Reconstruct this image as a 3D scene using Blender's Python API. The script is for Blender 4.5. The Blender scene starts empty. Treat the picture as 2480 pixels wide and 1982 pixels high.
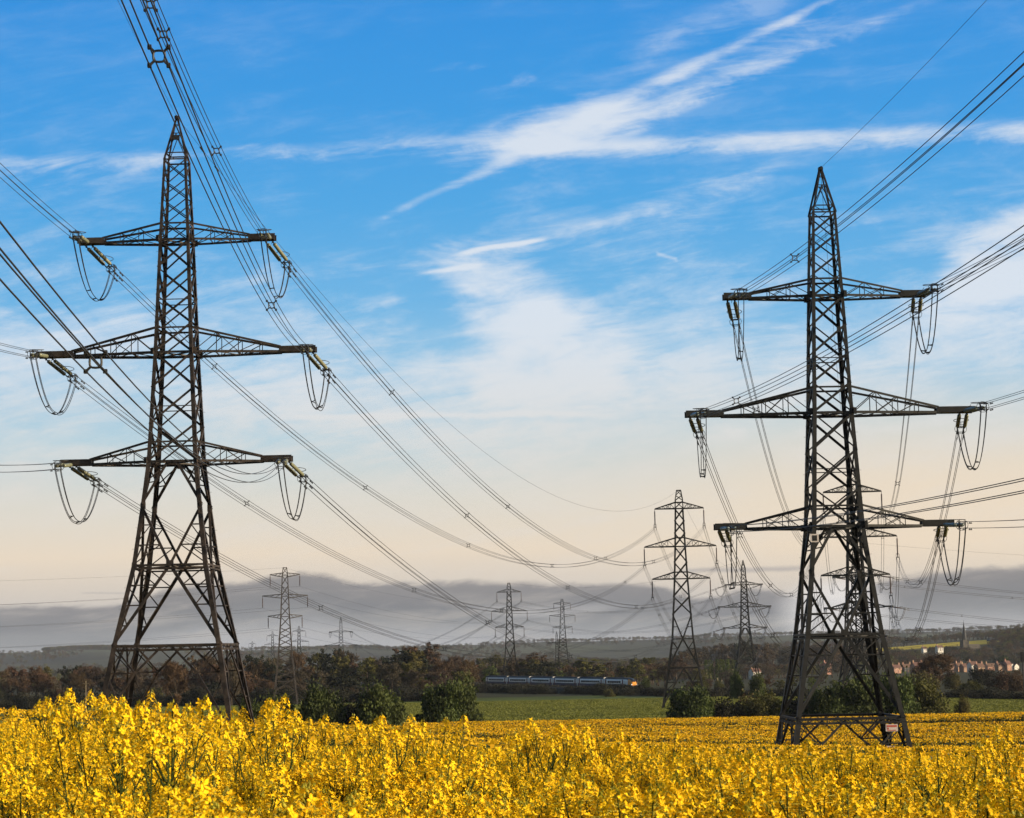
import bpy, math, random
import numpy as np
from mathutils import Vector, Matrix
SC = bpy.context.scene
COL = SC.collection
R = math.radians
rng = np.random.default_rng(7)
random.seed(7)

# ------------------------------------------------------------------ camera
FPX = 4910.0                      # focal length in pixels of the 2480 wide photograph
PITCH, ROLL = math.atan(579 / FPX), R(-1.1)
cam = bpy.data.cameras.new("camera")
cam.sensor_width = 36.0
cam.lens = 36.0 * FPX / 2480
cam.clip_start, cam.clip_end = 0.2, 30000
cam.dof.use_dof = True
cam.dof.focus_distance = 22
cam.dof.aperture_fstop = 22
camo = bpy.data.objects.new("camera", cam)
COL.objects.link(camo)
camo.rotation_euler = (math.pi / 2 + PITCH, 0, 0)
camo.rotation_euler = (Matrix.Rotation(math.pi / 2 + PITCH, 3, 'X') @ Matrix.Rotation(ROLL, 3, 'Z')).to_euler()
SC.camera = camo
CM = np.array(Matrix.Rotation(math.pi / 2 + PITCH, 3, 'X') @ Matrix.Rotation(ROLL, 3, 'Z'))

def unp(px, py, D):
    """point of the place seen at pixel (px,py) of the photograph, D metres ahead (eye = origin)"""
    d = CM @ np.array([(px - 1240) / FPX, -(py - 991) / FPX, -1.0])
    return d * D / d[1]

def hz(px):                       # pixel row of the level horizon
    return 1570.0 - (px - 1240) * 0.0192

# ------------------------------------------------------------------ sun
SUN_EL, SUN_AZ = R(16), R(105)   # azimuth measured from the view direction towards the right
sun_dir = Vector((math.sin(SUN_AZ) * math.cos(SUN_EL), math.cos(SUN_AZ) * math.cos(SUN_EL), math.sin(SUN_EL)))
sl = bpy.data.lights.new("sun", 'SUN')
sl.energy, sl.angle, sl.color = 5.0, R(0.6), (1.0, 0.82, 0.56)
so = bpy.data.objects.new("sun", sl)
COL.objects.link(so)
so.rotation_euler = sun_dir.to_track_quat('Z', 'Y').to_euler()

# ------------------------------------------------------------------ render settings
SC.view_settings.view_transform = 'Standard'
SC.view_settings.look = 'None'
EXPO = 0.58
SC.view_settings.exposure = EXPO
SC.view_settings.gamma = 1.0
SC.cycles.use_denoising = True
SC.cycles.max_bounces = 6
SC.cycles.diffuse_bounces = 3
SC.cycles.transmission_bounces = 3
SC.cycles.volume_bounces = 1
SC.cycles.transparent_max_bounces = 8

# ------------------------------------------------------------------ node helper
def lin(*c):
    return tuple(((v / 255 + 0.055) / 1.055) ** 2.4 if v / 255 > 0.04045 else v / 255 / 12.92 for v in c)

class X:                          # socket expression
    nt = None
    def __init__(s, k): s.k = k
    @staticmethod
    def m(op, *a):
        n = X.nt.nodes.new('ShaderNodeMath'); n.operation = op
        for i, v in enumerate(a):
            if isinstance(v, X): X.nt.links.new(v.k, n.inputs[i])
            else: n.inputs[i].default_value = float(v)
        return X(n.outputs[0])
    def __add__(s, o): return X.m('ADD', s, o)
    __radd__ = __add__
    def __sub__(s, o): return X.m('SUBTRACT', s, o)
    def __rsub__(s, o): return X.m('SUBTRACT', o, s)
    def __mul__(s, o): return X.m('MULTIPLY', s, o)
    __rmul__ = __mul__
    def __truediv__(s, o): return X.m('DIVIDE', s, o)
    def abs(s): return X.m('ABSOLUTE', s)

def xmax(a, b): return X.m('MAXIMUM', a, b)
def xmin(a, b): return X.m('MINIMUM', a, b)
def sstep(x, a, b, lo=0.0, hi=1.0):
    n = X.nt.nodes.new('ShaderNodeMapRange'); n.interpolation_type = 'SMOOTHSTEP'
    X.nt.links.new(x.k, n.inputs[0])
    for i, v in zip((1, 2, 3, 4), (a, b, lo, hi)): n.inputs[i].default_value = v
    return X(n.outputs[0])
def comb(x, y, z=0.0):
    n = X.nt.nodes.new('ShaderNodeCombineXYZ')
    for i, v in enumerate((x, y, z)):
        if isinstance(v, X): X.nt.links.new(v.k, n.inputs[i])
        else: n.inputs[i].default_value = v
    return X(n.outputs[0])
def noise(vec, scale=1.0, detail=5, rough=0.55, dist=0.0):
    n = X.nt.nodes.new('ShaderNodeTexNoise')
    n.inputs['Scale'].default_value, n.inputs['Detail'].default_value = scale, detail
    n.inputs['Roughness'].default_value, n.inputs['Distortion'].default_value = rough, dist
    if vec is not None: X.nt.links.new(vec.k, n.inputs['Vector'])
    return X(n.outputs['Fac'])
def mixc(f, a, b):
    n = X.nt.nodes.new('ShaderNodeMix'); n.data_type = 'RGBA'
    for i, v in ((0, f), (6, a), (7, b)):
        if isinstance(v, X): X.nt.links.new(v.k, n.inputs[i])
        elif i == 0: n.inputs[0].default_value = v
        else: n.inputs[i].default_value = (*v, 1)
    return X(n.outputs[2])
def ramp(f, stops, interp='LINEAR'):
    n = X.nt.nodes.new('ShaderNodeValToRGB'); cr = n.color_ramp; cr.interpolation = interp
    while len(cr.elements) < len(stops): cr.elements.new(0.5)
    for e, (p, c) in zip(cr.elements, stops): e.position = p; e.color = (*c, 1)
    X.nt.links.new(f.k, n.inputs[0])
    return X(n.outputs[0])

# ------------------------------------------------------------------ sky
world = bpy.data.worlds.new("World"); SC.world = world; world.use_nodes = True
X.nt = nt = world.node_tree
bg = nt.nodes['Background']; bg.inputs[1].default_value = 0.07
skyt = nt.nodes.new('ShaderNodeTexSky'); skyt.sky_type = 'NISHITA'; skyt.sun_disc = False
skyt.sun_elevation = SUN_EL; skyt.sun_rotation = SUN_AZ
skyt.dust_density, skyt.ozone_density = 1.2, 1.5
tc = nt.nodes.new('ShaderNodeTexCoord'); sep = nt.nodes.new('ShaderNodeSeparateXYZ')
nt.links.new(tc.outputs['Generated'], sep.inputs[0])
dx, dy, dz = (X(o) for o in sep.outputs)
yy = xmax(dy, 0.12)
U, V = dx / yy, dz / yy           # direction, in slopes across and up (fixed to the place, not to the camera)
def uv(px, py): p = unp(px, py, 1.0); return float(p[0]), float(p[2])
def vy(py): return uv(1240, py)[1]
# clear-sky colour by elevation
rs = [(1570, (190, 186, 188)), (1450, (206, 198, 190)), (1330, (233, 217, 196)), (1200, (220, 217, 207)), (1050, (184, 210, 222)),
      (900, (148, 197, 228)), (720, (112, 181, 229)), (500, (84, 168, 228)), (250, (66, 156, 226)), (0, (56, 147, 223)), (-200, (40, 130, 218))]
vtop = vy(-200)
sky = ramp(V / vtop, [(max(0, vy(y) / vtop), lin(*c)) for y, c in rs])
# warmer and paler low on the right
wr = sstep(U, -0.05, 0.22) * sstep(V, vy(1500), vy(1250)) * sstep(V, vy(850), vy(1200))
sky = mixc(wr * 0.75, sky, lin(240, 220, 194))
# fine streaky cirrus over the whole sky
n1 = noise(comb(U * 7.0 + V * 2.5, V * 34.0 - U * 5.0, 1.3), 1.0, 6, 0.62, 0.6)
n2 = noise(comb(U * 3.5, V * 11.0 - U * 1.5, 4.7), 1.0, 5, 0.6, 0.4)
n3 = noise(comb(U * 30.0, V * 60.0, 2.2), 1.0, 6, 0.65, 0.3)
thin = sstep(n1, 0.42, 0.75) * sstep(n2, 0.35, 0.68)
n6 = noise(comb(U * 16.0 + V * 6.0, V * 95.0 - U * 14.0, 9.3), 1.0, 6, 0.68, 0.8)
grain = xmin(xmax((n1 - 0.5) * 2.2 + (n3 - 0.5) * 1.5 + (n2 - 0.5) * 1.2 + (n6 - 0.5) * 1.7 + 0.5, 0.0), 1.0)
def streak(p1, p2, w1, w2, amp, wob=0.006, f0=None, f1=None, den=True):
    (u1, v1), (u2, v2) = uv(*p1), uv(*p2)
    t = (U - u1) / (u2 - u1)
    tt = xmin(xmax(t, 0.0), 1.0)
    d = (V - (v1 + t * (v2 - v1)) + (n2 - 0.5) * wob * 2 + (n3 - 0.5) * wob * 1.6).abs()
    w = (w1 + tt * (w2 - w1)) * (1 / FPX)
    m = 1.0 - sstep(d / w, 0.0, 1.0)
    e = sstep(t, *(f0 or (-0.1, 0.1))) * (1.0 - sstep(t, *(f1 or (0.9, 1.1))))
    return m * e * amp
def blob(c, ru, rv, amp, tilt=0.0):
    u0, v0 = uv(*c)
    a = (U - u0) * (FPX / ru); b = (V - v0 - (U - u0) * tilt + (n2 - 0.5) * 0.02) * (FPX / rv)
    r2 = a * a + b * b
    return (1.0 - sstep(r2, 0.0, 1.3)) * amp
base_cov = [(0, .09), (250, .13), (450, .18), (620, .26), (760, .37), (900, .43), (1050, .46), (1200, .42), (1350, .22), (1570, .1)]
er0 = ramp(V / vtop, [(max(0, vy(y) / vtop), (c, c, c)) for y, c in reversed(base_cov)])
cover = X(nt.nodes.new('ShaderNodeRGBToBW').outputs[0]); nt.links.new(er0.k, cover.k.node.inputs[0])
parts = [
    streak((905, 540), (1260, 380), 16, 34, 0.62, 0.003, (-0.05, 0.3), (0.8, 1.1)),
    streak((1380, 300), (2030, -8), 40, 18, 0.50, 0.003, (-0.05, 0.1), (0.8, 1.2)),
    streak((1400, 345), (2215, 12), 60, 26, 0.40, 0.004, (-0.05, 0.2), (0.6, 1.15)),
    streak((1450, 320), (2180, -40), 70, 60, 0.22, 0.006, (-0.05, 0.2), (0.6, 1.0)),
    streak((-60, 408), (1268, 342), 34, 40, 0.34, 0.005),
    streak((1290, 366), (2560, 314), 30, 44, 0.56, 0.003, (-0.02, 0.06), (1.0, 1.2)),
    blob((1375, 305), 200, 66, 0.58, 0.30),
    blob((1300, 330), 260, 80, 0.32, 0.25),
    blob((1130, 640), 200, 60, 0.30, 0.1),
    blob((1230, 740), 190, 110, 0.40, -0.2),
    blob((1330, 850), 240, 150, 0.55),
    blob((1000, 960), 620, 120, 0.30),
    blob((1040, 715), 90, 42, -0.55, 0.0),
    streak((1085, 622), (1335, 578), 11, 10, 0.75, 0.002, (0.0, 0.25), (0.8, 1.05)),
    streak((1000, 668), (1180, 640), 9, 12, 0.55, 0.002, (0.0, 0.3), (0.6, 1.1)),
    streak((1590, 616), (1640, 630), 9, 8, 0.40, 0.002),
    streak((860, 740), (1240, 690), 24, 40, 0.34, 0.006),
    streak((1100, 640), (1860, 425), 44, 50, 0.26, 0.006),
    streak((700, 1008), (1460, 1003), 12, 14, 0.40, 0.003),
    blob((2440, 610), 190, 110, 0.80, 0.35),
    blob((2360, 760), 260, 130, 0.40, 0.2),
    blob((1150, 185), 170, 50, 0.16), blob((1270, 205), 40, 24, 0.16),
    blob((560, 860), 500, 120, 0.22),
    blob((60, 860), 400, 130, 0.22),
    blob((150, 420), 300, 60, 0.12),
    blob((1750, 900), 500, 150, 0.16),
    blob((1720, 60), 300, 60, 0.12, 0.4),
]
for p in parts: cover = cover + p
white = sstep(cover * 1.05 + (grain - 0.5) * 0.82 * sstep(cover, -0.05, 0.35), 0.0, 1.38)
sky = mixc(xmin(white, 1.0) * 0.88, sky, mixc(sstep(V, vy(1250), vy(700)), lin(226, 220, 212), lin(226, 232, 240)))
# low grey cloud bank with a soft rolling upper edge
edge = [(-200, 1455), (250, 1462), (420, 1420), (620, 1400), (740, 1385), (860, 1405), (1000, 1408), (1250, 1408), (1450, 1415), (1560, 1408), (1700, 1440),
        (1850, 1425), (2000, 1450), (2150, 1400), (2350, 1376), (2480, 1370), (2700, 1360)]
ua, ub = uv(-200, 1450)[0], uv(2700, 1450)[0]
va, vb = vy(1600), vy(1300)
er = X.nt.nodes.new('ShaderNodeFloatCurve'); cv = er.mapping.curves[0]
pts = [((uv(x, y)[0] - ua) / (ub - ua), (uv(x, y)[1] - va) / (vb - va)) for x, y in edge]
cv.points[0].location, cv.points[-1].location = pts[0], pts[-1]
for p in pts[1:-1]: cv.points.new(*p)
er.mapping.update()
nt.links.new(xmin(xmax((U - ua) / (ub - ua), 0.0), 1.0).k, er.inputs['Value'])
ev = X(er.outputs[0]) * (vb - va) + va
n4 = noise(comb(U * 34.0, V * 60.0, 7.1), 1.0, 7, 0.66, 0.3)
n5 = noise(comb(U * 8.0, V * 70.0, 3.1), 1.0, 4, 0.55, 0.2)
dep = ev - V + (n4 - 0.5) * 0.008 + (n3 - 0.5) * 0.003
bank = sstep(dep + (n6 - 0.5) * 0.006, -0.0012, 0.0030) * (0.72 + 0.28 * n5)
bankc = ramp(sstep(dep, 0.0, 0.035), [(0.0, lin(124, 124, 129)), (0.25, lin(108, 112, 120)), (0.6, lin(124, 128, 134)), (1.0, lin(172, 173, 178))])
bankc = mixc(sstep(n5 * 0.6 + n6 * 0.4, 0.47, 0.66) * 0.5, bankc, lin(190, 183, 176))
sky = mixc(bank, sky, bankc)
# thin dark rolls just above the bank
roll = streak((1650, 1385), (1950, 1380), 9, 12, 0.55, 0.002) + streak((200, 1437), (330, 1437), 4, 4, 0.3, 0.001)
sky = mixc(xmin(roll, 0.7), sky, lin(158, 155, 158))
br = blob((2030, 1500), 150, 90, 0.75) + blob((1330, 1475), 200, 16, 0.22)
sky = mixc(br, sky, lin(238, 234, 232))
vis = sstep(V, 0.33, 0.6) + sstep(dy, 0.55, 0.3)
gradeX = nt.nodes.new('ShaderNodeVectorMath'); gradeX.operation = 'SCALE'; gradeX.inputs['Scale'].default_value = (1 / 0.07) / 2 ** EXPO
nt.links.new(sky.k, gradeX.inputs[0])
fin = mixc(xmin(vis, 1.0), X(gradeX.outputs[0]), X(skyt.outputs[0]))
nt.links.new(fin.k, bg.inputs[0])

# ------------------------------------------------------------------ materials
def mat(name, col, rough=0.7, metal=0.0, var=0.25, scale=3.0, bump=0.0, objvar=0.0, spec=0.3, trans=None, col2=None, emis=0.0):
    m = bpy.data.materials.new(name); m.use_nodes = True
    X.nt = t = m.node_tree
    b = t.nodes['Principled BSDF']
    b.inputs['Roughness'].default_value, b.inputs['Metallic'].default_value = rough, metal
    b.inputs['Specular IOR Level'].default_value = spec
    g = t.nodes.new('ShaderNodeTexCoord')
    n = noise(X(g.outputs['Object']), scale, 4, 0.6)
    dark = tuple(c * (1 - var) for c in col)
    lite = tuple(min(1, c * (1 + var)) for c in (col2 or col))
    c = mixc(sstep(n, 0.3, 0.7), dark, lite)
    if objvar:
        oi = t.nodes.new('ShaderNodeObjectInfo')
        hsv = t.nodes.new('ShaderNodeHueSaturation')
        rnd = X(oi.outputs['Random'])
        t.links.new((rnd * objvar * 0.10 + (0.5 - objvar * 0.05)).k, hsv.inputs['Hue'])
        r2 = X.m('FRACT', rnd * 37.7)
        t.links.new((r2 * objvar * 1.1 + (1 - objvar * 0.55)).k, hsv.inputs['Value'])
        hsv.inputs['Saturation'].default_value = 1.0
        t.links.new(c.k, hsv.inputs['Color']); c = X(hsv.outputs[0])
    t.links.new(c.k, b.inputs['Base Color'])
    if bump:
        bp = t.nodes.new('ShaderNodeBump'); bp.inputs['Strength'].default_value = bump; bp.inputs['Distance'].default_value = 0.05
        t.links.new(n.k, bp.inputs['Height']); t.links.new(bp.outputs[0], b.inputs['Normal'])
    if emis:
        t.links.new(c.k, b.inputs['Emission Color']); b.inputs['Emission Strength'].default_value = emis
    if trans:
        tr = t.nodes.new('ShaderNodeBsdfTranslucent'); mx = t.nodes.new('ShaderNodeMixShader')
        mx.inputs[0].default_value = trans
        t.links.new(c.k, tr.inputs[0])
        t.links.new(b.outputs[0], mx.inputs[1]); t.links.new(tr.outputs[0], mx.inputs[2])
        t.links.new(mx.outputs[0], t.nodes['Material Output'].inputs[0])
    return m

M = dict(
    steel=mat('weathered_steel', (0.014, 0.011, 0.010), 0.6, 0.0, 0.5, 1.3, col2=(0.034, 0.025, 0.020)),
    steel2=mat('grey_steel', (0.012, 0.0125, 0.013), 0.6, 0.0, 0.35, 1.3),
    far_steel=mat('old_steel', (0.015, 0.0145, 0.014), 0.7, 0.0, 0.3, 0.6),
    sunlit_steel=mat('sunlit_old_steel', (0.055, 0.046, 0.041), 0.65, 0.0, 0.35, 0.6),  # lighter copy of the far steel: sunlight on the legs put into the colour
    wire=mat('aluminium_wire', (0.028, 0.028, 0.030), 0.55, 0.2, 0.1, 1.0),
    fitting=mat('galvanised_fitting', (0.03, 0.03, 0.03), 0.5, 0.2, 0.2, 5.0),
    insul=mat('insulator_glass', (0.17, 0.175, 0.11), 0.25, 0.0, 0.2, 9.0, spec=0.6),
    insul2=mat('insulator_grey_glass', (0.16, 0.20, 0.20), 0.22, 0.0, 0.2, 9.0, spec=0.6),
    insul3=mat('brown_insulator', (0.06, 0.035, 0.03), 0.3, 0.0, 0.2, 9.0, spec=0.5),
    sign=mat('sign_plate', (0.55, 0.50, 0.48), 0.5, 0.0, 0.15, 6.0),
    signred=mat('sign_red', (0.42, 0.10, 0.08), 0.5, 0.0, 0.15, 6.0),
    signdark=mat('sign_dark', (0.02, 0.02, 0.02), 0.5),
    petal=mat('rape_petal', (0.93, 0.515, 0.006), 0.6, 0.0, 0.12, 40.0, objvar=0.08, trans=0.13, col2=(0.96, 0.61, 0.012), spec=0.1),
    bud=mat('rape_bud', (0.40, 0.36, 0.03), 0.6, 0.0, 0.2, 40.0, trans=0.2),
    stem=mat('rape_stem', (0.030, 0.045, 0.010), 0.7, 0.0, 0.3, 12.0, spec=0.08),
    leaf=mat('rape_leaf', (0.024, 0.038, 0.010), 0.7, 0.0, 0.3, 12.0, trans=0.25, spec=0.1),
    canopy_y=mat('rape_canopy_bloom', (0.80, 0.47, 0.005), 0.7, 0.0, 0.25, 2.0, trans=0.35, objvar=0.15),
    canopy_g=mat('rape_canopy_green', (0.045, 0.060, 0.015), 0.7, 0.0, 0.3, 2.0, trans=0.25),
    crop_g=mat('young_crop', (0.105, 0.135, 0.024), 0.7, 0.0, 0.35, 0.08, trans=0.3, col2=(0.19, 0.19, 0.03)),
    bark=mat('bark', (0.055, 0.042, 0.032), 0.9, 0.0, 0.35, 1.5),
    palebark=mat('pale_bark', (0.22, 0.19, 0.12), 0.8, 0.0, 0.3, 1.5),
    twig=mat('brown_twigs', (0.062, 0.045, 0.030), 0.85, 0.0, 0.4, 0.25, objvar=0.5),
    rust=mat('rust_leaves', (0.080, 0.048, 0.026), 0.85, 0.0, 0.4, 0.25, objvar=0.4, trans=0.2),
    olive=mat('olive_leaves', (0.090, 0.085, 0.024), 0.85, 0.0, 0.4, 0.25, objvar=0.4, trans=0.25),
    green=mat('green_leaves', (0.092, 0.115, 0.026), 0.85, 0.0, 0.4, 0.3, objvar=0.35, trans=0.25),
    dark=mat('dark_evergreen', (0.022, 0.026, 0.014), 0.85, 0.0, 0.35, 0.3, objvar=0.3, trans=0.15),
    bush=mat('hawthorn_leaves', (0.055, 0.072, 0.018), 0.85, 0.0, 0.5, 0.8, objvar=0.25, trans=0.2),
    scrub=mat('dark_scrub', (0.022, 0.022, 0.013), 0.9, 0.0, 0.4, 0.5, objvar=0.4, trans=0.1),
    brick=mat('brick', (0.33, 0.195, 0.135), 0.85, 0.0, 0.2, 3.0, objvar=0.3),
    render_w=mat('white_render', (0.62, 0.60, 0.56), 0.8, 0.0, 0.1, 2.0),
    tile=mat('roof_tile', (0.12, 0.065, 0.05), 0.8, 0.0, 0.25, 2.0, objvar=0.3),
    slate=mat('slate', (0.032, 0.032, 0.035), 0.7, 0.0, 0.2, 2.0),
    stone=mat('church_stone', (0.075, 0.065, 0.055), 0.85, 0.0, 0.25, 0.8),
    glass=mat('window_glass', (0.02, 0.022, 0.026), 0.1, 0.0, 0.1, 2.0, spec=0.6),
    frame=mat('white_frame', (0.6, 0.58, 0.55), 0.5),
    doorp=mat('painted_door', (0.10, 0.05, 0.04), 0.5),
    tr_white=mat('train_white', (0.88, 0.84, 0.79), 0.35, 0.0, 0.06, 1.0, spec=0.5),
    tr_navy=mat('train_navy', (0.025, 0.035, 0.09), 0.35, 0.0, 0.1, 1.0, spec=0.5),
    tr_roof=mat('train_roof', (0.03, 0.03, 0.032), 0.6, 0.0, 0.2, 1.0),
    tr_red=mat('train_door', (0.13, 0.03, 0.035), 0.4, 0.0, 0.1, 1.0),
    tr_orange=mat('train_nose', (0.75, 0.30, 0.04), 0.35, 0.0, 0.08, 1.0, spec=0.5),
    lamp=mat('train_headlamp', (1.0, 0.93, 0.8), 0.3, emis=1.6),
    rail=mat('rail_steel', (0.10, 0.085, 0.075), 0.5, 0.3, 0.2, 2.0),
    ballast=mat('ballast', (0.14, 0.115, 0.10), 0.95, 0.0, 0.35, 4.0, 0.6),
    sleeper=mat('sleeper', (0.12, 0.11, 0.10), 0.9),
    timber=mat('pole_timber', (0.16, 0.13, 0.085), 0.85, 0.0, 0.3, 3.0),
    cabinet=mat('grey_cabinet', (0.42, 0.42, 0.42), 0.5),
    blackpost=mat('dark_post', (0.02, 0.02, 0.022), 0.5),
)

# ------------------------------------------------------------------ mesh builder
MW = 1.0          # member width factor
class MB:
    def __init__(s): s.v, s.f, s.mi, s.mats = [], [], [], []
    def _m(s, m):
        if m not in s.mats: s.mats.append(m)
        return s.mats.index(m)
    def poly(s, pts, m=None):
        b = len(s.v); s.v += [tuple(p) for p in pts]; s.f.append(tuple(range(b, b + len(pts)))); s.mi.append(s._m(m))
    def box(s, c, d, m=None, rot=None):
        c = np.array(c, float); h = np.array(d, float) / 2; b = len(s.v)
        for sx in (-1, 1):
            for sy in (-1, 1):
                for sz in (-1, 1):
                    p = h * (sx, sy, sz)
                    if rot is not None: p = np.array(rot) @ p
                    s.v.append(tuple(c + p))
        k = s._m(m)
        for f in ((0, 1, 3, 2), (4, 6, 7, 5), (0, 4, 5, 1), (2, 3, 7, 6), (0, 2, 6, 4), (1, 5, 7, 3)):
            s.f.append(tuple(b + i for i in f)); s.mi.append(k)
    def prism(s, p, q, prof, a, b_, m=None):
        """extrude a 2-D profile (in axes a, b_) from p to q"""
        p, q = np.array(p, float), np.array(q, float); n = len(prof); b = len(s.v); k = s._m(m)
        for e in (p, q):
            for (i, j) in prof: s.v.append(tuple(e + a * i + b_ * j))
        for i in range(n):
            j = (i + 1) % n
            s.f.append((b + i, b + j, b + n + j, b + n + i)); s.mi.append(k)
        s.f.append(tuple(b + i for i in reversed(range(n)))); s.mi.append(k)
        s.f.append(tuple(b + n + i for i in range(n))); s.mi.append(k)
    def angle(s, p, q, w, nrm, t=None, m=None, flip=False):
        """steel angle from p to q; one flange in the face whose outward normal is nrm, the other pointing inward"""
        p, q = np.array(p, float), np.array(q, float); d = q - p; L = np.linalg.norm(d)
        if L < 1e-6: return
        w = w * MW; d /= L; nrm = np.array(nrm, float); nrm = nrm - d * nrm.dot(d); nrm /= np.linalg.norm(nrm)
        a = np.cross(d, nrm) * (-1 if flip else 1); t = t or max(0.02, w * 0.14)
        b_ = -nrm
        prof = [(-w / 2, 0), (w / 2, 0), (w / 2, t), (-w / 2 + t, t), (-w / 2 + t, w * .9), (-w / 2, w * .9)]
        s.prism(p, q, prof, a, b_, m)
    def bar(s, p, q, w, m=None, w2=None):
        p, q = np.array(p, float), np.array(q, float); d = q - p; L = np.linalg.norm(d)
        if L < 1e-6: return
        w = w * MW; w2 = w2 * MW if w2 else None; d /= L; r = np.array((0, 0, 1.0)) if abs(d[2]) < 0.9 else np.array((1.0, 0, 0))
        a = np.cross(d, r); a /= np.linalg.norm(a); b_ = np.cross(a, d); h, g = w / 2, (w2 or w) / 2
        s.prism(p, q, [(-h, -g), (h, -g), (h, g), (-h, g)], a, b_, m)
    def tube(s, pts, r, n=5, m=None, closed=False, r2=None):
        pts = [np.array(p, float) for p in pts]; N = len(pts); b = len(s.v); k = s._m(m); up = None
        for i, p in enumerate(pts):
            d = (pts[(i + 1) % N] if closed or i < N - 1 else p) - (pts[i - 1] if closed or i > 0 else p)
            d /= (np.linalg.norm(d) + 1e-12)
            if up is None: up = np.array((0, 0, 1.0)) if abs(d[2]) < 0.8 else np.array((1.0, 0, 0))
            a = np.cross(d, up); a /= (np.linalg.norm(a) + 1e-12); c = np.cross(a, d); up = c
            rr = r[i] if hasattr(r, '__len__') else r
            for j in range(n):
                t = 2 * math.pi * j / n; s.v.append(tuple(p + a * rr * math.cos(t) + c * rr * math.sin(t)))
        for i in range(N if closed else N - 1):
            i2 = (i + 1) % N
            for j in range(n):
                j2 = (j + 1) % n
                s.f.append((b + i * n + j, b + i * n + j2, b + i2 * n + j2, b + i2 * n + j)); s.mi.append(k)
        if not closed:
            s.f.append(tuple(b + j for j in reversed(range(n)))); s.mi.append(k)
            s.f.append(tuple(b + (N - 1) * n + j for j in range(n))); s.mi.append(k)
    def mesh(s, name, m=None, smooth=False):
        me = bpy.data.meshes.new(name); me.from_pydata(s.v, [], s.f)
        mats = [x if x is not None else m for x in s.mats] or [m]
        for x in mats: me.materials.append(x)
        if len(mats) > 1: me.polygons.foreach_set('material_index', s.mi)
        if smooth: me.polygons.foreach_set('use_smooth', [True] * len(me.polygons))
        me.update(); return me
    def build(s, name, m=None, parent=None, smooth=False):
        return link(name, s.mesh(name, m, smooth), parent)

def link(name, me, parent=None):
    o = bpy.data.objects.new(name, me); COL.objects.link(o)
    if parent is not None: o.parent = parent
    return o
def tag(o, label=None, cat=None, group=None, kind=None):
    if label: o['label'] = label
    if cat: o['category'] = cat
    if group: o['group'] = group
    if kind: o['kind'] = kind
    return o
def empty(name, loc=(0, 0, 0), rz=0.0):
    o = bpy.data.objects.new(name, None); COL.objects.link(o); o.location = tuple(loc); o.rotation_euler = (0, 0, rz)
    o.empty_display_size = 0.3
    return o
def dup(o, parent=None):
    c = o.copy(); COL.objects.link(c)
    if parent is not None: c.parent = parent
    for ch in list(o.children): dup(ch, c)
    return c

# ------------------------------------------------------------------ terrain height (eye is z = 0)
_py = np.array([-200, 0, 4, 20, 60, 165, 230, 300, 330, 500, 600, 700, 800, 1100, 1500, 9000.])
_pz = np.array([-1.2, -1.50, -1.60, -2.27, -4.5, -8.9, -10.7, -12.4, -13.0, -14.9, -15.8, -16.6, -17.2, -20.5, -24.0, -24.0])
_hu = np.array([-1, .06, .12, .16, .20, .232, .26, .40, 1.0]); _ha = np.array([0, 0, 7, 13, 18, 22, 33, 37, 37.])
_ru = np.array([-1, -.26, -.235, -.225, -.20, -.18, -.13, -.08, -.02, .05, .12, .25, 1]); _ra = np.array([34, 34, 34, 36, 36, 38, 35, 36, 34, 36, 35, 33, 33.])
def S(t): t = np.clip(t, 0, 1); return t * t * (3 - 2 * t)
def ground(x, y):
    x = np.asarray(x, float); y = np.asarray(y, float)
    z = sum(np.interp(y * (1 + e), _py, _pz) for e in (-.06, -.03, 0, .03, .06)) / 5
    lat = np.where(x < 0, -(0.064 + 0.016 * S((y - 40) / 110)) * np.clip(x, -40, 0), -0.036 * np.clip(x, 0, 30))
    z = z + lat * np.clip(y / 14, 0, 1) * (1 - S((y - 175) / 110))
    u = x / np.maximum(y, 1)
    z = z + np.interp(u, _hu, _ha) * S((y - 1580) / 900)
    z = z + (np.interp(u, _ru, _ra) + 1.2 * np.sin(u * 61 + 1) + 0.9 * np.sin(u * 143)) * S((y - 3600) / 2300)
    z = z + 5 * S((y - 2000) / 1500) * np.sin(u * 21 + y * 0.0011)
    und = 0.35 * np.sin(y * 0.11 + x * 0.02) * S((y - 150) / 60) * (1 - S((y - 300) / 30))
    return z + und
def gz(x, y): return float(ground(x, y))

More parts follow.
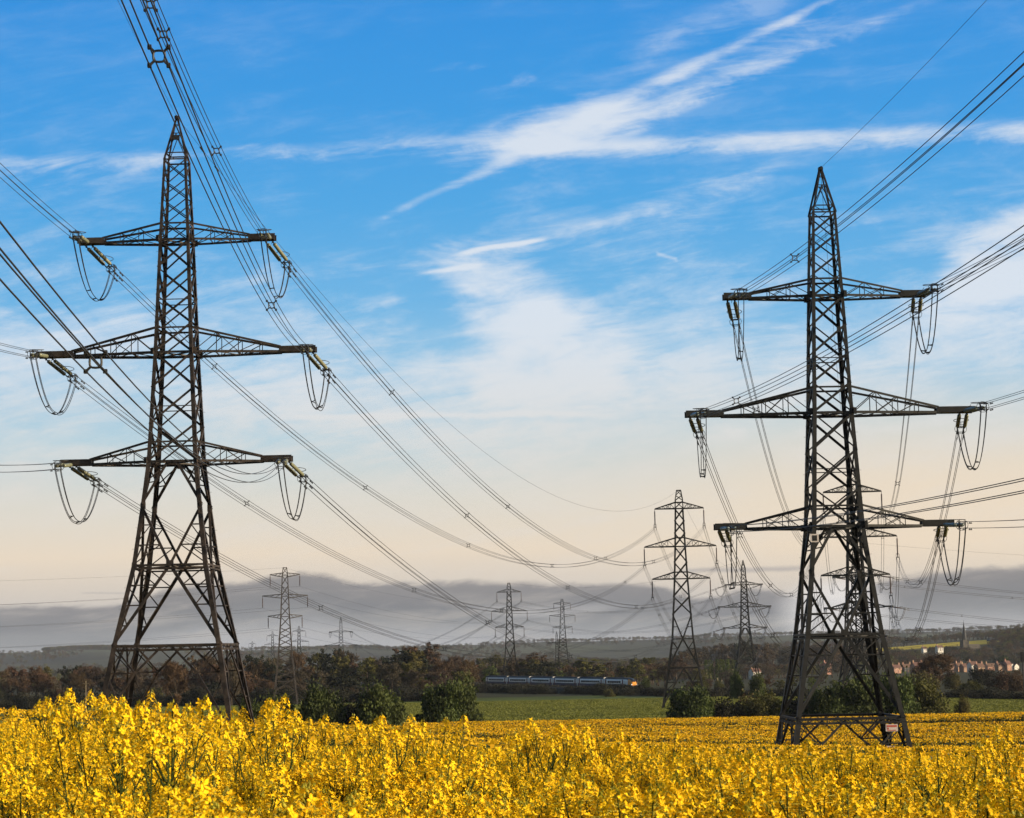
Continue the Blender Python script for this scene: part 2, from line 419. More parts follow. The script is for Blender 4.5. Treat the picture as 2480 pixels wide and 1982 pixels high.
def build_ground():
    us = np.concatenate([np.linspace(-1.6, -.34, 16), np.linspace(-.32, .32, 161), np.linspace(.34, 1.6, 16)])
    ys = np.concatenate([np.linspace(-110, -4, 8), np.linspace(0, 30, 31), 30 * np.exp(np.linspace(0.03, math.log(8600 / 30), 230))])
    uu, yv = np.meshgrid(us, ys); xv = uu * (yv + 160 + 0)
    zv = ground(xv, yv)
    nx, ny = len(us), len(ys)
    V3 = np.stack([xv, yv, zv], -1).reshape(-1, 3)
    i = np.arange(nx * ny).reshape(ny, nx)
    F4 = np.stack([i[:-1, :-1], i[:-1, 1:], i[1:, 1:], i[1:, :-1]], -1).reshape(-1, 4)
    me = bpy.data.meshes.new('ground'); me.from_pydata(V3.tolist(), [], F4.tolist())
    x, y = V3[:, 0], V3[:, 1]; u = x / np.maximum(y, 1)
    c = np.tile(np.array([.040, .040, .014]), (len(x), 1))
    def zone(mask, col): c[mask] = col
    zone((y > 312) & (y < 332), (.022, .028, .010))
    zone((y > 332), (.075, .100, .020))
    kk = (y - 720) / -.925; off = (x - 41.2 - .38 * kk) * .925 + (y - 720 + .925 * kk) * .38
    zone((y > 332) & (off > -25), (.016, .019, .008)); zone((y > 332) & (off > 14), (.045, .044, .020)); zone((y > 700), (.040, .040, .018))
    zone((y > 1000), (.040, .040, .020))
    zone((y > 2600), (.055, .058, .042))
    f = (np.sin(y * .004 + u * 9) + np.sin(u * 37 + y * .0016)) * .5
    zone((y > 2600) & (f > .35), (.075, .082, .052)); zone((y > 2600) & (f < -.4), (.042, .042, .036))
    zone((u > .155) & (u < .236) & (y > 2260) & (y < 2500), (.45, .36, .03))
    ca = me.color_attributes.new('zone', 'FLOAT_COLOR', 'POINT')
    ca.data.foreach_set('color', np.concatenate([c, np.ones((len(c), 1))], 1).astype(np.float32).ravel())
    m = bpy.data.materials.new('ground'); m.use_nodes = True; X.nt = t = m.node_tree
    b = t.nodes['Principled BSDF']; b.inputs['Roughness'].default_value = .95; b.inputs['Specular IOR Level'].default_value = .1
    at = t.nodes.new('ShaderNodeAttribute'); at.attribute_name = 'zone'
    geo = t.nodes.new('ShaderNodeNewGeometry')
    n = noise(X(geo.outputs['Position']), 0.35, 8, 0.65); nb = noise(X(geo.outputs['Position']), 0.012, 4, 0.6)
    k = n * 1.1 + nb * 0.9
    sc = t.nodes.new('ShaderNodeVectorMath'); sc.operation = 'SCALE'
    t.links.new(at.outputs['Color'], sc.inputs[0]); t.links.new(k.k, sc.inputs['Scale'])
    t.links.new(sc.outputs[0], b.inputs['Base Color'])
    bp = t.nodes.new('ShaderNodeBump'); bp.inputs['Strength'].default_value = .7; bp.inputs['Distance'].default_value = .3
    t.links.new(n.k, bp.inputs['Height']); t.links.new(bp.outputs[0], b.inputs['Normal'])
    me.materials.append(m)
    o = link('ground', me); tag(o, kind='structure')
build_ground()

# ------------------------------------------------------------------ pylons
FN = [np.array(v, float) for v in ((0, -1, 0), (1, 0, 0), (0, 1, 0), (-1, 0, 0))]
FA = [np.array(v, float) for v in ((1, 0, 0), (0, 1, 0), (-1, 0, 0), (0, -1, 0))]
class Frame:
    """square lattice mast: half width as a function of height"""
    def __init__(s, lv): s.z = [a for a, _ in lv]; s.w = [b for _, b in lv]
    def hw(s, z): return float(np.interp(z, s.z, s.w))
    def P(s, f, t, z): w = s.hw(z); return FN[f] * w + FA[f] * (t * w) + np.array((0, 0, z))

def xpanel(mb, fr, f, z0, z1, wa, wb, off=0.0):
    n = FN[f]
    mb.angle(fr.P(f, -1, z0), fr.P(f, 1, z1), wa, n)
    mb.angle(fr.P(f, 1, z0) - n * wa * .9, fr.P(f, -1, z1) - n * wa * .9, wb, n, flip=True)

def legs(fr, zs, ws, m, root, steps=True):
    for k in range(4):
        f = k; mb = MB(); sx = FA[f][0] + FN[f][0]; sy = FA[f][1] + FN[f][1]
        for (a, b), w in zip(zip(zs[:-1], zs[1:]), ws):
            p, q = fr.P(f, 1, a), fr.P(f, 1, b); d = (q - p) / np.linalg.norm(q - p)
            ax = np.array((-sx, 0, 0.)); ax -= d * ax.dot(d); ay = np.array((0, -sy, 0.)); ay -= d * ay.dot(d)
            t = max(.025, w * .13)
            prof = [(0, 0), (w, 0), (w, t), (t, t), (t, w), (0, w)]
            if sx * sy < 0: prof = prof[::-1]
            mb.prism(p, q, prof, ax, ay)
            mb.box(q + (ax + ay) * w * .5, (w * .95, w * .95, w * 1.6))          # splice plate
            if steps and b <= zs[-2]:
                L = np.linalg.norm(q - p)
                for j in range(int(L / 0.9)):
                    c = p + (q - p) * ((j + .5) * .9 / L); sgn = 1 if j % 2 else -1
                    e = np.array((sx, 0, 0.)) if sgn > 0 else np.array((0, sy, 0.))
                    mb.bar(c, c + e * .16, .022)
        mb.build('leg', m, root)

def girder_ring(mb, fr, z, w, plan=False, dbl=0.0):
    for f in range(4):
        mb.angle(fr.P(f, -1, z), fr.P(f, 1, z), w, FN[f])
        if dbl: mb.angle(fr.P(f, -1, z - dbl) + FN[f] * .0, fr.P(f, 1, z - dbl), w * .8, FN[f])
    if plan:
        mb.bar(fr.P(0, -1, z), fr.P(2, -1, z), w * .6); mb.bar(fr.P(0, 1, z), fr.P(2, 1, z), w * .6)

def cross_arm(fr, side, z, L, top, m, root, girder=True, w=.2, tipw=.5, nb=4, name='cross_arm'):
    mb = MB(); hw = fr.hw(z); hwt = fr.hw(z + top); gx = L * .76 if girder else L * .985
    up = np.array((0, 0, 1.)); ytip = tipw if girder else .12
    def bot(x, sy): t = (x - hw) / (gx - hw); return np.array((side * x, sy * (hw + (ytip - hw) * t), z))
    def tp(x, sy): t = (x - hwt) / (gx - hwt); return np.array((side * x, sy * (hwt + (ytip - hwt) * t), z + top + (.42 if girder else .06) * t - top * t))
    for sy in (-1, 1):
        nrm = np.array((0, sy, 0.))
        mb.angle(bot(hw, sy), bot(gx, sy), w, nrm); mb.angle(tp(hwt, sy), tp(gx, sy), w * .85, nrm)
        xs = [hw + (gx - hw) * (i / nb) ** .95 for i in range(nb + 1)]
        for i in range(1, nb):
            mb.bar(bot(xs[i], sy), tp(xs[i], sy), w * .30)
            mb.bar(tp(xs[i], sy), bot(xs[i - 1], sy), w * .30)
            mb.bar(tp(xs[i], sy), bot(xs[i + 1], sy), w * .25) if i == 1 else None
    for i in range(nb + 1):
        x = hw + (gx - hw) * i / nb
        mb.bar(bot(x, -1), bot(x, 1), w * .35)
        if i < nb: x2 = hw + (gx - hw) * (i + 1) / nb; mb.bar(bot(x, -1 if i % 2 else 1), bot(x2, 1 if i % 2 else -1), w * .3)
        if 0 < i < nb: mb.bar(tp(x, -1), tp(x, 1), w * .3)
    if girder:
        for sy in (-1, 1):
            mb.box((side * (gx + L) / 2, sy * ytip, z + .21), (L - gx + .3, .09, .50))
        for x in np.linspace(gx, L, 6): mb.box((side * x, 0, z + .2), (.10, 2 * ytip - .06, .40))
        mb.box((side * (L + gx) / 2, 0, z + .02), (L - gx - .2, 2 * ytip - .1, .05))
    return mb.build(name, m, root)

def tension_pylon(name, ext, steel, detail=True, peak_box=False, bw=4.28):
    """double-circuit tension pylon; local origin on the ground at its centre. Returns root (unplaced)"""
    root = empty(name); Z = ext
    fr = Frame([(Z - ext, bw + .175 * ext), (Z, bw), (Z + 6.6, 3.12), (Z + 11.6, 2.52), (Z + 15.25, 2.12), (Z + 24.5, 1.66), (Z + 34.2, 1.30), (Z + 41.2, .98), (Z + 45.0, .09)])
    zs = [Z - ext, Z, Z + 6.6, Z + 11.6, Z + 15.25, Z + 18.4, Z + 21.5, Z + 24.5, Z + 27, Z + 29.4, Z + 31.8, Z + 34.2, Z + 36, Z + 37.8, Z + 39.5, Z + 41.2]
    legs(fr, zs, [.40, .38, .36, .35, .34, .33, .32, .31, .29, .28, .27, .25, .23, .21, .2], steel, root, detail)
    # lower body: portal below the belt, large diamonds above it
    mb = MB()
    for f in range(4):
        n = FN[f]
        P = lambda t, z: fr.P(f, t, z) - n * .12
        def lace(pa, pb, qa, qb, k, wd):              # rungs and zigzag between a leg and a diagonal
            for i in range(1, k + 1):
                t = i / (k + 1.); a = pa + (pb - pa) * t; b = qa + (qb - qa) * t
                mb.angle(a, b, wd, n)
                t2 = (i - 1) / (k + 1.); a2 = pa + (pb - pa) * t2
                mb.angle(a2, b, wd * .85, n)
            t = k / (k + 1.); b = qa + (qb - qa) * t
            mb.angle(b, pb, wd * .8, n) if k > 1 else None
        for s in (-1, 1):
            # belt to waist cross
            A, C = P(s, Z), P(0, Z + 6.6); mb.angle(A, C, .26, n, flip=s > 0)
            B = P(s, Z + 11.6); mb.angle(C, B, .22, n, flip=s < 0)
            D = P(s * .18, Z + 15.2); mb.angle(B, D, .22, n, flip=s > 0)
            L1 = P(s, Z + 6.6)
            lace(L1, A, C, A, 3, .11)
            lace(L1, B, C, B, 2, .11)
            b3 = B + (D - B) * .55; mb.angle(P(s, Z + 13.4), b3, .10, n); mb.angle(P(s, Z + 13.4), B + (D - B) * .95, .10, n)
            mb.angle(P(s, Z + 15.2), b3, .10, n)
            # portal under the belt
            gnd = P(s, Z - ext); c0 = P(s * .10, Z - .1)
            k1 = np.array(P(s * .52, Z - min(2.2, ext * .5)))
            mb.angle(c0, k1, .18, n); mb.angle(k1, gnd, .16, n)
            mb.angle(P(s * .95, Z - .1), k1, .14, n); mb.angle(P(s * .55, Z - .1), P(s * .30, Z - min(1.1, ext * .26)), .09, n)
            mb.angle(P(s * .78, Z - .1), P(s * .96, Z - min(2.2, ext * .5)), .09, n)
            zk = k1[2]; mb.angle(P(s, zk), k1, .11, n)
            mb.angle(P(s, Z - .3), P(s * .62, Z - .2 - min(1.7, ext * .4)), .09, n)
            m2 = k1 + (gnd - k1) * .42; mb.angle(P(s, m2[2]), m2, .10, n); mb.angle(P(s, zk), m2, .09, n)
            m3 = k1 + (gnd - k1) * .78; mb.angle(P(s, m3[2]), m3, .09, n); mb.angle(P(s, m2[2]), m3, .08, n)
        # gusset at the crossing
        c = P(0, Z + 6.6); mb.box(c, (.62 if f % 2 == 0 else .06, .06 if f % 2 == 0 else .62, .75))
        c = P(0, Z + 15.15); mb.box(c, (.7 if f % 2 == 0 else .06, .06 if f % 2 == 0 else .7, .42))
    girder_ring(mb, fr, Z + 6.6, .17, True, .28)
    mb.bar(fr.P(0, 0, Z + 6.4), fr.P(2, 0, Z + 6.4), .1); mb.bar(fr.P(1, 0, Z + 6.4), fr.P(3, 0, Z + 6.4), .1)
    for i in range(4): mb.bar(fr.P(i, 0, Z + 6.45), fr.P((i + 1) % 4, 0, Z + 6.45), .09)
    mb.build('lower_lattice', steel, root)
    mb = MB(); girder_ring(mb, fr, Z, .22, False, .34)
    for f in range(4):
        for i in range(12):
            t0, t1 = -1 + i / 6, -1 + (i + 1) / 6
            mb.bar(fr.P(f, t0, Z - (.38 if i % 2 else 0)), fr.P(f, t1, Z - (0 if i % 2 else .38)), .05)
    mb.bar(fr.P(0, -.9, Z - .1), fr.P(2, .9, Z - .1), .09); mb.bar(fr.P(0, .9, Z - .12), fr.P(2, -.9, Z - .12), .09)
    mb.build('belt_girder', steel, root)
    mb = MB()
    for zz in ((Z + 15.25, Z + 18.4, Z + 21.5, Z + 24.5), (Z + 24.5, Z + 27, Z + 29.4, Z + 31.8, Z + 34.2)):
        for a, b in zip(zz[:-1], zz[1:]):
            for f in range(4): xpanel(mb, fr, f, a, b, .19, .12)
    for a, b in ((34.2, 36), (36, 37.8), (37.8, 39.5), (39.5, 41.2)):
        for f in range(4): xpanel(mb, fr, f, Z + a, Z + b, .10, .08)
    for za, zb in ((15.25, 16.9), (24.5, 26.6), (34.2, 35.6)):
        girder_ring(mb, fr, Z + za, .20, True); girder_ring(mb, fr, Z + zb, .15)
        for f in range(4):
            for s in (-1, 1):
                c = fr.P(f, s, Z + za + .1); mb.box(c, (.5 if f % 2 == 0 else .05, .05 if f % 2 == 0 else .5, .55))
    for zc in (19.9, 29.0):
        girder_ring(mb, fr, Z + zc, .08)
    mb.build('upper_lattice', steel, root)
    mb = MB(); girder_ring(mb, fr, Z + 41.2, .12); girder_ring(mb, fr, Z + 41.8, .10)
    for f in range(4):
        mb.angle(fr.P(f, 1, Z + 41.2), fr.P(f, 1, Z + 45), .15, FN[f])
        mb.angle(fr.P(f, -1, Z + 41.2), fr.P(f, .2, Z + 43.6), .07, FN[f]); mb.angle(fr.P(f, 1, Z + 41.2), fr.P(f, -.2, Z + 43.6), .07, FN[f])
        mb.angle(fr.P(f, -1, Z + 43.6), fr.P(f, 1, Z + 43.6), .07, FN[f]); mb.angle(fr.P(f, -1, Z + 44.4), fr.P(f, 1, Z + 44.4), .06, FN[f])
        mb.angle(fr.P(f, -1, Z + 41.8), fr.P(f, 0, Z + 41.2), .06, FN[f])
    mb.box((0, 0, Z + 45.05), (.35, .5, .22)); mb.bar((0, -.4, Z + 45.15), (0, .4, Z + 45.15), .1)
    mb.build('peak', steel, root)
    for s in (-1, 1):
        cross_arm(fr, s, Z + 34.2, 8.3, 1.4, steel, root, True, .19, .45, 3)
        cross_arm(fr, s, Z + 24.5, 11.7, 2.1, steel, root, True, .22, .5, 4)
        cross_arm(fr, s, Z + 15.25, 9.6, 1.65, steel, root, True, .20, .5, 3)
    if peak_box:
        mb = MB(); mb.box((.05, -.75, Z + 43.1), (.62, .22, .34)); mb.build('peak_plate', M['signdark'], root)
    return root

ARM_T = dict(U=(7.75, 34.2), M=(11.15, 24.5), L=(9.05, 15.25))
def racetrack(c, a, b, la, lb, n=16):
    return [c + a * (la * math.cos(2 * math.pi * i / n) ** 1) + b * (lb * math.sin(2 * math.pi * i / n)) for i in range(n)]

def tension_string(root, p0, d, m_ins, thin=1.0):
    """twin insulator string from p0 along unit vector d (local to pylon). Returns the conductor clamp point"""
    d = d / np.linalg.norm(d); a = np.cross(d, (0, 0, 1.)); a /= np.linalg.norm(a); b = np.cross(a, d)
    mb = MB()
    for s in (-1, 1):
        o = a * (.30 * s); mb.bar(p0 + o, p0 + o + d * 4.5, .07); mb.box(p0 + o + d * .35, (.14, .14, .14))
        mb.bar(p0 + o + d * 3.95, p0 + o + d * 4.5, .07)
    mb.bar(p0 - a * .34 + d * .05, p0 + a * .34 + d * .05, .08)
    yk = p0 + d * 4.5
    mb.bar(yk - a * .38, yk + a * .38, .12, None, .07); mb.bar(yk - a * .3, yk + d * .45 - a * .25, .07); mb.bar(yk + a * .3, yk + d * .45 + a * .25, .07)
    e = p0 + d * 5.0
    for sa in (-1, 1):
        mb.bar(e + a * .25 * sa - b * .25, e + a * .25 * sa + b * .25, .07)
        for sb in (-1, 1):
            q = e + a * .25 * sa + b * .25 * sb; mb.bar(q - d * .25, q + d * .45, .085)
            mb.bar(q + d * .4, q + d * 1.95, .045)
            for dd in (1.25, 1.7): mb.bar(q + d * (dd - .16) - b * .12, q + d * (dd + .16) - b * .12, .07); mb.bar(q + d * dd, q + d * dd - b * .14, .04)
    for sb in (-1, 1): mb.bar(e - a * .25 + b * .25 * sb, e + a * .25 + b * .25 * sb, .06)
    o = mb.build('insulator_string', M['fitting'], root)
    for s in (-1, 1):                                   # ridged glass disc strings
        mi = MB(); c0 = p0 + a * (.30 * s) + d * .75; N = 18; pts, rr = [], []
        for i in range(N):
            for (t, r) in ((0.05, .10), (.3, .17), (.72, .165), (.95, .10)):
                pts.append(c0 + d * (3.2 * (i + t) / N)); rr.append(r)
        mi.tube(pts, rr, 9, None); mi.build('insulator', m_ins, o, True)
    mr = MB(); c = p0 + d * 3.7 + b * .42
    mr.tube(racetrack(c, d, a, .55, .62), .028, 5, None, True)
    mr.bar(p0 + d * 4.4, c + d * .5, .035)
    mr.tube(racetrack(p0 + d * 4.9, a, b, .5, .42, 14), .022, 5, None, True)
    mr.build('arcing_ring', M['fitting'], o)
    mh = MB(); h = p0 + d * .7; mh.bar(h, h + b * .35 + d * .3, .03); mh.bar(h + b * .35 + d * .3, h + b * .45 + d * .75, .03); mh.build('arcing_horn', M['fitting'], o)
    return e + d * .2

def jumper(root, pa, da, pb, db, drop=4.3, r=.030):
    """four slack jumper wires hanging from clamp to clamp round the end of the arm"""
    mid = (pa + pb) / 2; mb = MB()
    h = pb - pa; h[2] = 0; h /= np.linalg.norm(h); side = np.cross(h, (0, 0, 1.))
    rnd = random.Random(int(abs(pa[0] * 100)))
    strands = []
    for sa in (-1, 1):
        for sb in (-1, 1):
            dr = drop + .10 * sb + rnd.uniform(-.12, .12); pts = []
            for i in range(25):
                t = i / 24; p = pa + (pb - pa) * (t + .055 * math.sin(2 * math.pi * t))
                p = p + side * sa * (.22 - .05 * math.sin(math.pi * t)) + np.array((0, 0, .2 * sb * (1 - math.sin(math.pi * t) * .35) - .1))
                p = p - np.array((0, 0, dr * (1 - abs(2 * t - 1) ** 3.0)))
                pts.append(p)
            mb.tube(pts, r, 5); strands.append(pts)
    o = mb.build('jumper_loop', M['wire'], root)
    for i in (6, 12, 17):
        ms = MB()
        ms.bar(strands[0][i], strands[3][i], .06); ms.bar(strands[1][i], strands[2][i], .06)
        ms.build('jumper_spacer', M['fitting'], o)

def wire_span(A, B, sag, t0=0, t1=1, n=40):
    t = np.linspace(t0, t1, n); P = A[None] + (B - A)[None] * t[:, None]; P[:, 2] -= 4 * sag * t * (1 - t); return P

def spacer_mesh():
    mb = MB(); c = .25
    ring = [np.array((math.copysign(abs(math.cos(t)) ** .6, math.cos(t)) * .155, 0, math.copysign(abs(math.sin(t)) ** .6, math.sin(t)) * .155)) for t in np.linspace(0, 2 * math.pi, 17)[:-1]]
    mb.tube(ring, .033, 6, None, True)
    for sx in (-1, 1):
        for sz in (-1, 1):
            mb.bar((sx * .12, 0, sz * .12), (sx * c, 0, sz * c), .06); mb.box((sx * c, 0, sz * c), (.105, .15, .105))
    return mb.mesh('spacer', M['fitting'])
SPACER = spacer_mesh()

def bundle(A, B, sag, label, r=.022, step=52., group='overhead conductor bundles', seed=0, n=44, quad=.25, first=22., cat='power line', spsc=1.0, at=None):
    """quad conductor bundle: one top-level thing with four wires and its spacers"""
    A, B = np.array(A, float), np.array(B, float); root = empty('conductor_bundle', A)
    h = B - A; L = math.hypot(h[0], h[1]); h = h / np.linalg.norm(h); side = np.array((h[1], -h[0], 0)); side /= np.linalg.norm(side)
    for sa in (-1, 1):
        for sb in (-1, 1):
            mb = MB(); P = wire_span(A, B, sag, n=n) - A + side * quad * sa + np.array((0, 0, quad * sb))
            mb.tube(list(P), r, 5 if r < .03 else 4); mb.build('wire', M['wire'], root, True)
    rnd = random.Random(seed); d = first
    rz = math.atan2(h[1], h[0]) - math.pi / 2
    ds = list(at or [])
    while step and at is None and d < L - 12: ds.append(d); d += step * rnd.uniform(.85, 1.15)
    for d in ds:
        t = d / L; p = A + (B - A) * t - np.array((0, 0, 4 * sag * t * (1 - t)))
        o = link('spacer', SPACER, root); o.location = tuple(p - A); o.rotation_euler = (0, 0, rz)
        o.scale = (quad / .25 * 1.0, spsc, quad / .25 * 1.0)
    tag(root, label, cat, group); return root

def single_wire(A, B, sag, label, r=.016, name='earth_wire', group='earth wires', n=44, dampers=False):
    A, B = np.array(A, float), np.array(B, float); mb = MB(); mb.tube(list(wire_span(A, B, sag, n=n) - A), r, 5)
    if dampers:
        for t in (.018, .03):
            p = (B - A) * t - np.array((0, 0, 4 * sag * t)); q = (B - A) * (t + .003) - np.array((0, 0, 4 * sag * (t + .003))); mb.bar(p, q, .11)
    o = mb.build(name, M['wire']); o.location = tuple(A); tag(o, label, 'wire', group); return o

def tip_world(T, c, s):
    l, z = ARM_T[c]; return np.array((T['x'] + s * l * math.cos(T['rz']), T['y'] + s * l * math.sin(T['rz']), T['z'] + T['ext'] + z + .05))

PN = {('U', -1): 'upper left', ('U', 1): 'upper right', ('M', -1): 'middle left', ('M', 1): 'middle right', ('L', -1): 'lower left', ('L', 1): 'lower right'}
def place(root, T): root.location = (T['x'], T['y'], T['z']); root.rotation_euler = (0, 0, T['rz'])

def string_up(root, T, key, target, sag, m_ins, ahead):
    """hang a tension string on arm key towards target; returns clamp point in world space and in local space"""
    c, s = key; l, z = ARM_T[c]; y = (.5 if ahead else -.5)
    ca, sa = math.cos(T['rz']), math.sin(T['rz'])
    loc = np.array((s * l, y, T['ext'] + z + .02)); wp = np.array((T['x'] + loc[0] * ca - loc[1] * sa, T['y'] + loc[0] * sa + loc[1] * ca, T['z'] + loc[2]))
    h = target - wp; L = math.hypot(h[0], h[1]); sl = h[2] / L - 4 * sag / L
    d = np.array((h[0] / L, h[1] / L, sl)); d /= np.linalg.norm(d)
    dl = np.array((d[0] * ca + d[1] * sa, -d[0] * sa + d[1] * ca, d[2]))
    e = tension_string(root, loc, dl, m_ins)
    ew = np.array((T['x'] + e[0] * ca - e[1] * sa, T['y'] + e[0] * sa + e[1] * ca, T['z'] + e[2]))
    return ew, e, dl

KEYS = [('U', -1), ('U', 1), ('M', -1), ('M', 1), ('L', -1), ('L', 1)]
TL = dict(x=-28.3, y=170., ext=7.4, rz=R(-1.5)); TL['z'] = .75 - TL['ext']
TR = dict(x=26.0, y=165., ext=3.9, rz=R(1.5)); TR['z'] = -6.0 - TR['ext']

# suspension pylons (conductors hang from vertical insulators)
SUS = dict(U=(5.6, 42.4), M=(8.2, 33.8), L=(6.6, 26.5))           # arm half length, height above ground of arm
def suspension_pylon(name, m, m_ins=None):
    root = empty(name); H = 46.6
    fr = Frame([(-3, 5.1), (0, 4.6), (13, 2.5), (24, 1.75), (33.8, 1.30), (42.4, 1.0), (44.2, .92), (46.6, .5)])
    zs = [-3, 6.5, 13, 18.5, 22.5, 26.5, 30.2, 33.8, 36.8, 39.6, 42.4, 44.2]
    legs(fr, zs, [.34, .33, .32, .30, .28, .27, .26, .25, .24, .22, .2], m, root, False)
    mb = MB()
    for f in range(4):
        n = FN[f]
        for s in (-1, 1):
            A, C, B = fr.P(f, s, 6.5), fr.P(f, 0, 13), fr.P(f, s, 18.5)
            mb.angle(A, C, .17, n); mb.angle(C, B, .15, n)
            for t in (.33, .66):
                mb.angle(A + (C - A) * t, fr.P(f, s, 6.5 + 6.5 * t), .09, n); mb.angle(A + (C - A) * t, fr.P(f, s, 6.5 + 6.5 * (t + .3)), .09, n)
            mb.angle(C + (B - C) * .5, fr.P(f, s, 15.7), .09, n)
            mb.angle(fr.P(f, 0, 6.4), fr.P(f, s, -2.0), .14, n); mb.angle(fr.P(f, s * .5, 3.3), fr.P(f, s, 3.3), .09, n)
            mb.angle(fr.P(f, s * .5, 3.3), fr.P(f, s, 6.4), .09, n); mb.angle(fr.P(f, s * .5, 3.3), fr.P(f, s, 1.2), .07, n)
        mb.angle(fr.P(f, -1, 6.5), fr.P(f, 1, 6.5), .16, n); mb.angle(fr.P(f, -1, 13), fr.P(f, 1, 13), .14, n)
        for a, b in ((18.5, 22.5), (22.5, 26.5), (26.5, 30.2), (30.2, 33.8), (33.8, 36.8), (36.8, 39.6), (39.6, 42.4)):
            xpanel(mb, fr, f, a, b, .20, .15)
        for a, b in ((42.4, 44.2), (44.2, 45.4), (45.4, 46.6)): xpanel(mb, fr, f, a, b, .09, .07)
        for z in (26.5, 28, 33.8, 35.8, 42.4, 43.8, 46.55): mb.angle(fr.P(f, -1, z), fr.P(f, 1, z), .12, n)
        mb.angle(fr.P(f, 1, 44.2), fr.P(f, 1, 46.6), .12, n)
    mb.build('body_lattice', m, root)
    for s in (-1, 1):
        for k, tp in (('U', 1.4), ('M', 1.9), ('L', 1.5)):
            L, z = SUS[k]; cross_arm(fr, s, z, L, tp, m, root, False, .16, .3, 5)
            mb = MB(); x = s * (L - .05); mb.bar((x, 0, z), (x, 0, z - 4.0), .06); mb.bar((x, 0, z - 3.7), (x, 0, z - 4.1), .10)
            mb.bar((x - .3, 0, z - 4.05), (x + .3, 0, z - 4.05), .08); mb.bar((x - .27, 0, z - 4.05), (x - .27, 0, z - 4.7), .07); mb.bar((x + .27, 0, z - 4.05), (x + .27, 0, z - 4.7), .07)
            mb.tube(racetrack(np.array((x, 0, z - 3.75)), np.array((1., 0, 0)), np.array((0, 0, 1.)), .34, .42, 12), .035, 5, None, True)
            o = mb.build('insulator_string', M['fitting'], root)
            mi = MB(); pts, rr = [], []
            for i in range(20):
                for (t, r_) in ((.05, .09), (.35, .15), (.7, .15), (.95, .09)): pts.append((x, 0, z - .5 - 3.2 * (i + t) / 20)); rr.append(r_)
            mi.tube(pts, rr, 7); mi.build('insulator', m_ins or M['insul3'], o, True)
    return root
def sus_tip(T, key):
    L, z = SUS[key[0]]; ca, sa = math.cos(T['rz']), math.sin(T['rz'])
    return np.array((T['x'] + key[1] * L * ca, T['y'] + key[1] * L * sa, T['z'] + z - 4.45))
T3 = dict(x=37.5, y=460., z=35.0 - 46.6, rz=R(-6)); T3['z'] = -11.65
T4 = dict(x=64.9, y=388., z=28.5 - 42.4, rz=R(-3))
T8 = dict(x=-3.0, y=928., z=25.4 - 42.4, rz=R(3))
MW = 1.5
sus = suspension_pylon('suspension_pylon', M['far_steel'])
place(sus, T3); tag(sus, 'slender dark pylon with hanging insulators standing right of the train nose', 'pylon', 'suspension pylons')
s4 = dup(sus); place(s4, T4); tag(s4, 'slender pylon with hanging insulators seen straight through the big right pylon', 'pylon', 'suspension pylons')
s8 = dup(sus); place(s8, T8); tag(s8, 'small slender pylon with hanging insulators rising behind the front half of the train', 'pylon', 'suspension pylons')

# the two big pylons in front
MW = 1.0
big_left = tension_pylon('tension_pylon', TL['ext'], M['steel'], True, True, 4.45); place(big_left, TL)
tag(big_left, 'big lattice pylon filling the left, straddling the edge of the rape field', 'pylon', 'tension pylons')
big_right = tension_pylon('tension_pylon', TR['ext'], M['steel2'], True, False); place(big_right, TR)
tag(big_right, 'big dark lattice pylon on the right with a danger plate on its base girder', 'pylon', 'tension pylons')
def plates(root, T):
    Z = T['ext']
    mb = MB(); c = np.array((3.1, -4.62, Z - .75)); mb.box(c, (.95, .03, .55)); o = mb.build('danger_plate', M['sign'], root)
    mb = MB(); mb.box(c + (0, -.02, .13), (.80, .012, .16)); mb.box(c + (0, -.02, -.20), (.7, .012, .06)); mb.box(c + (-.3, -.02, -.06), (.14, .012, .14)); mb.build('plate_lettering', M['signred'], o)
    mb = MB(); c = np.array((2.9, -4.75, Z - 2.35)); mb.box(c, (.62, .03, .42)); o = mb.build('danger_plate', M['sign'], root)
    mb = MB(); mb.box(c + (0, -.02, .08), (.5, .012, .12)); mb.box(c + (0, -.02, -.1), (.46, .012, .08)); mb.build('plate_lettering', M['signred'], o)
    mb = MB(); c = np.array((-2.0, -2.26, Z + 14.3)); mb.box(c, (.66, .03, .66)); o = mb.build('circuit_plate', M['sign'], root)
    mb = MB(); mb.box(c + (0, -.02, 0), (.40, .012, .44)); mb.build('plate_panel', M['signdark'], o)
plates(big_right, TR)

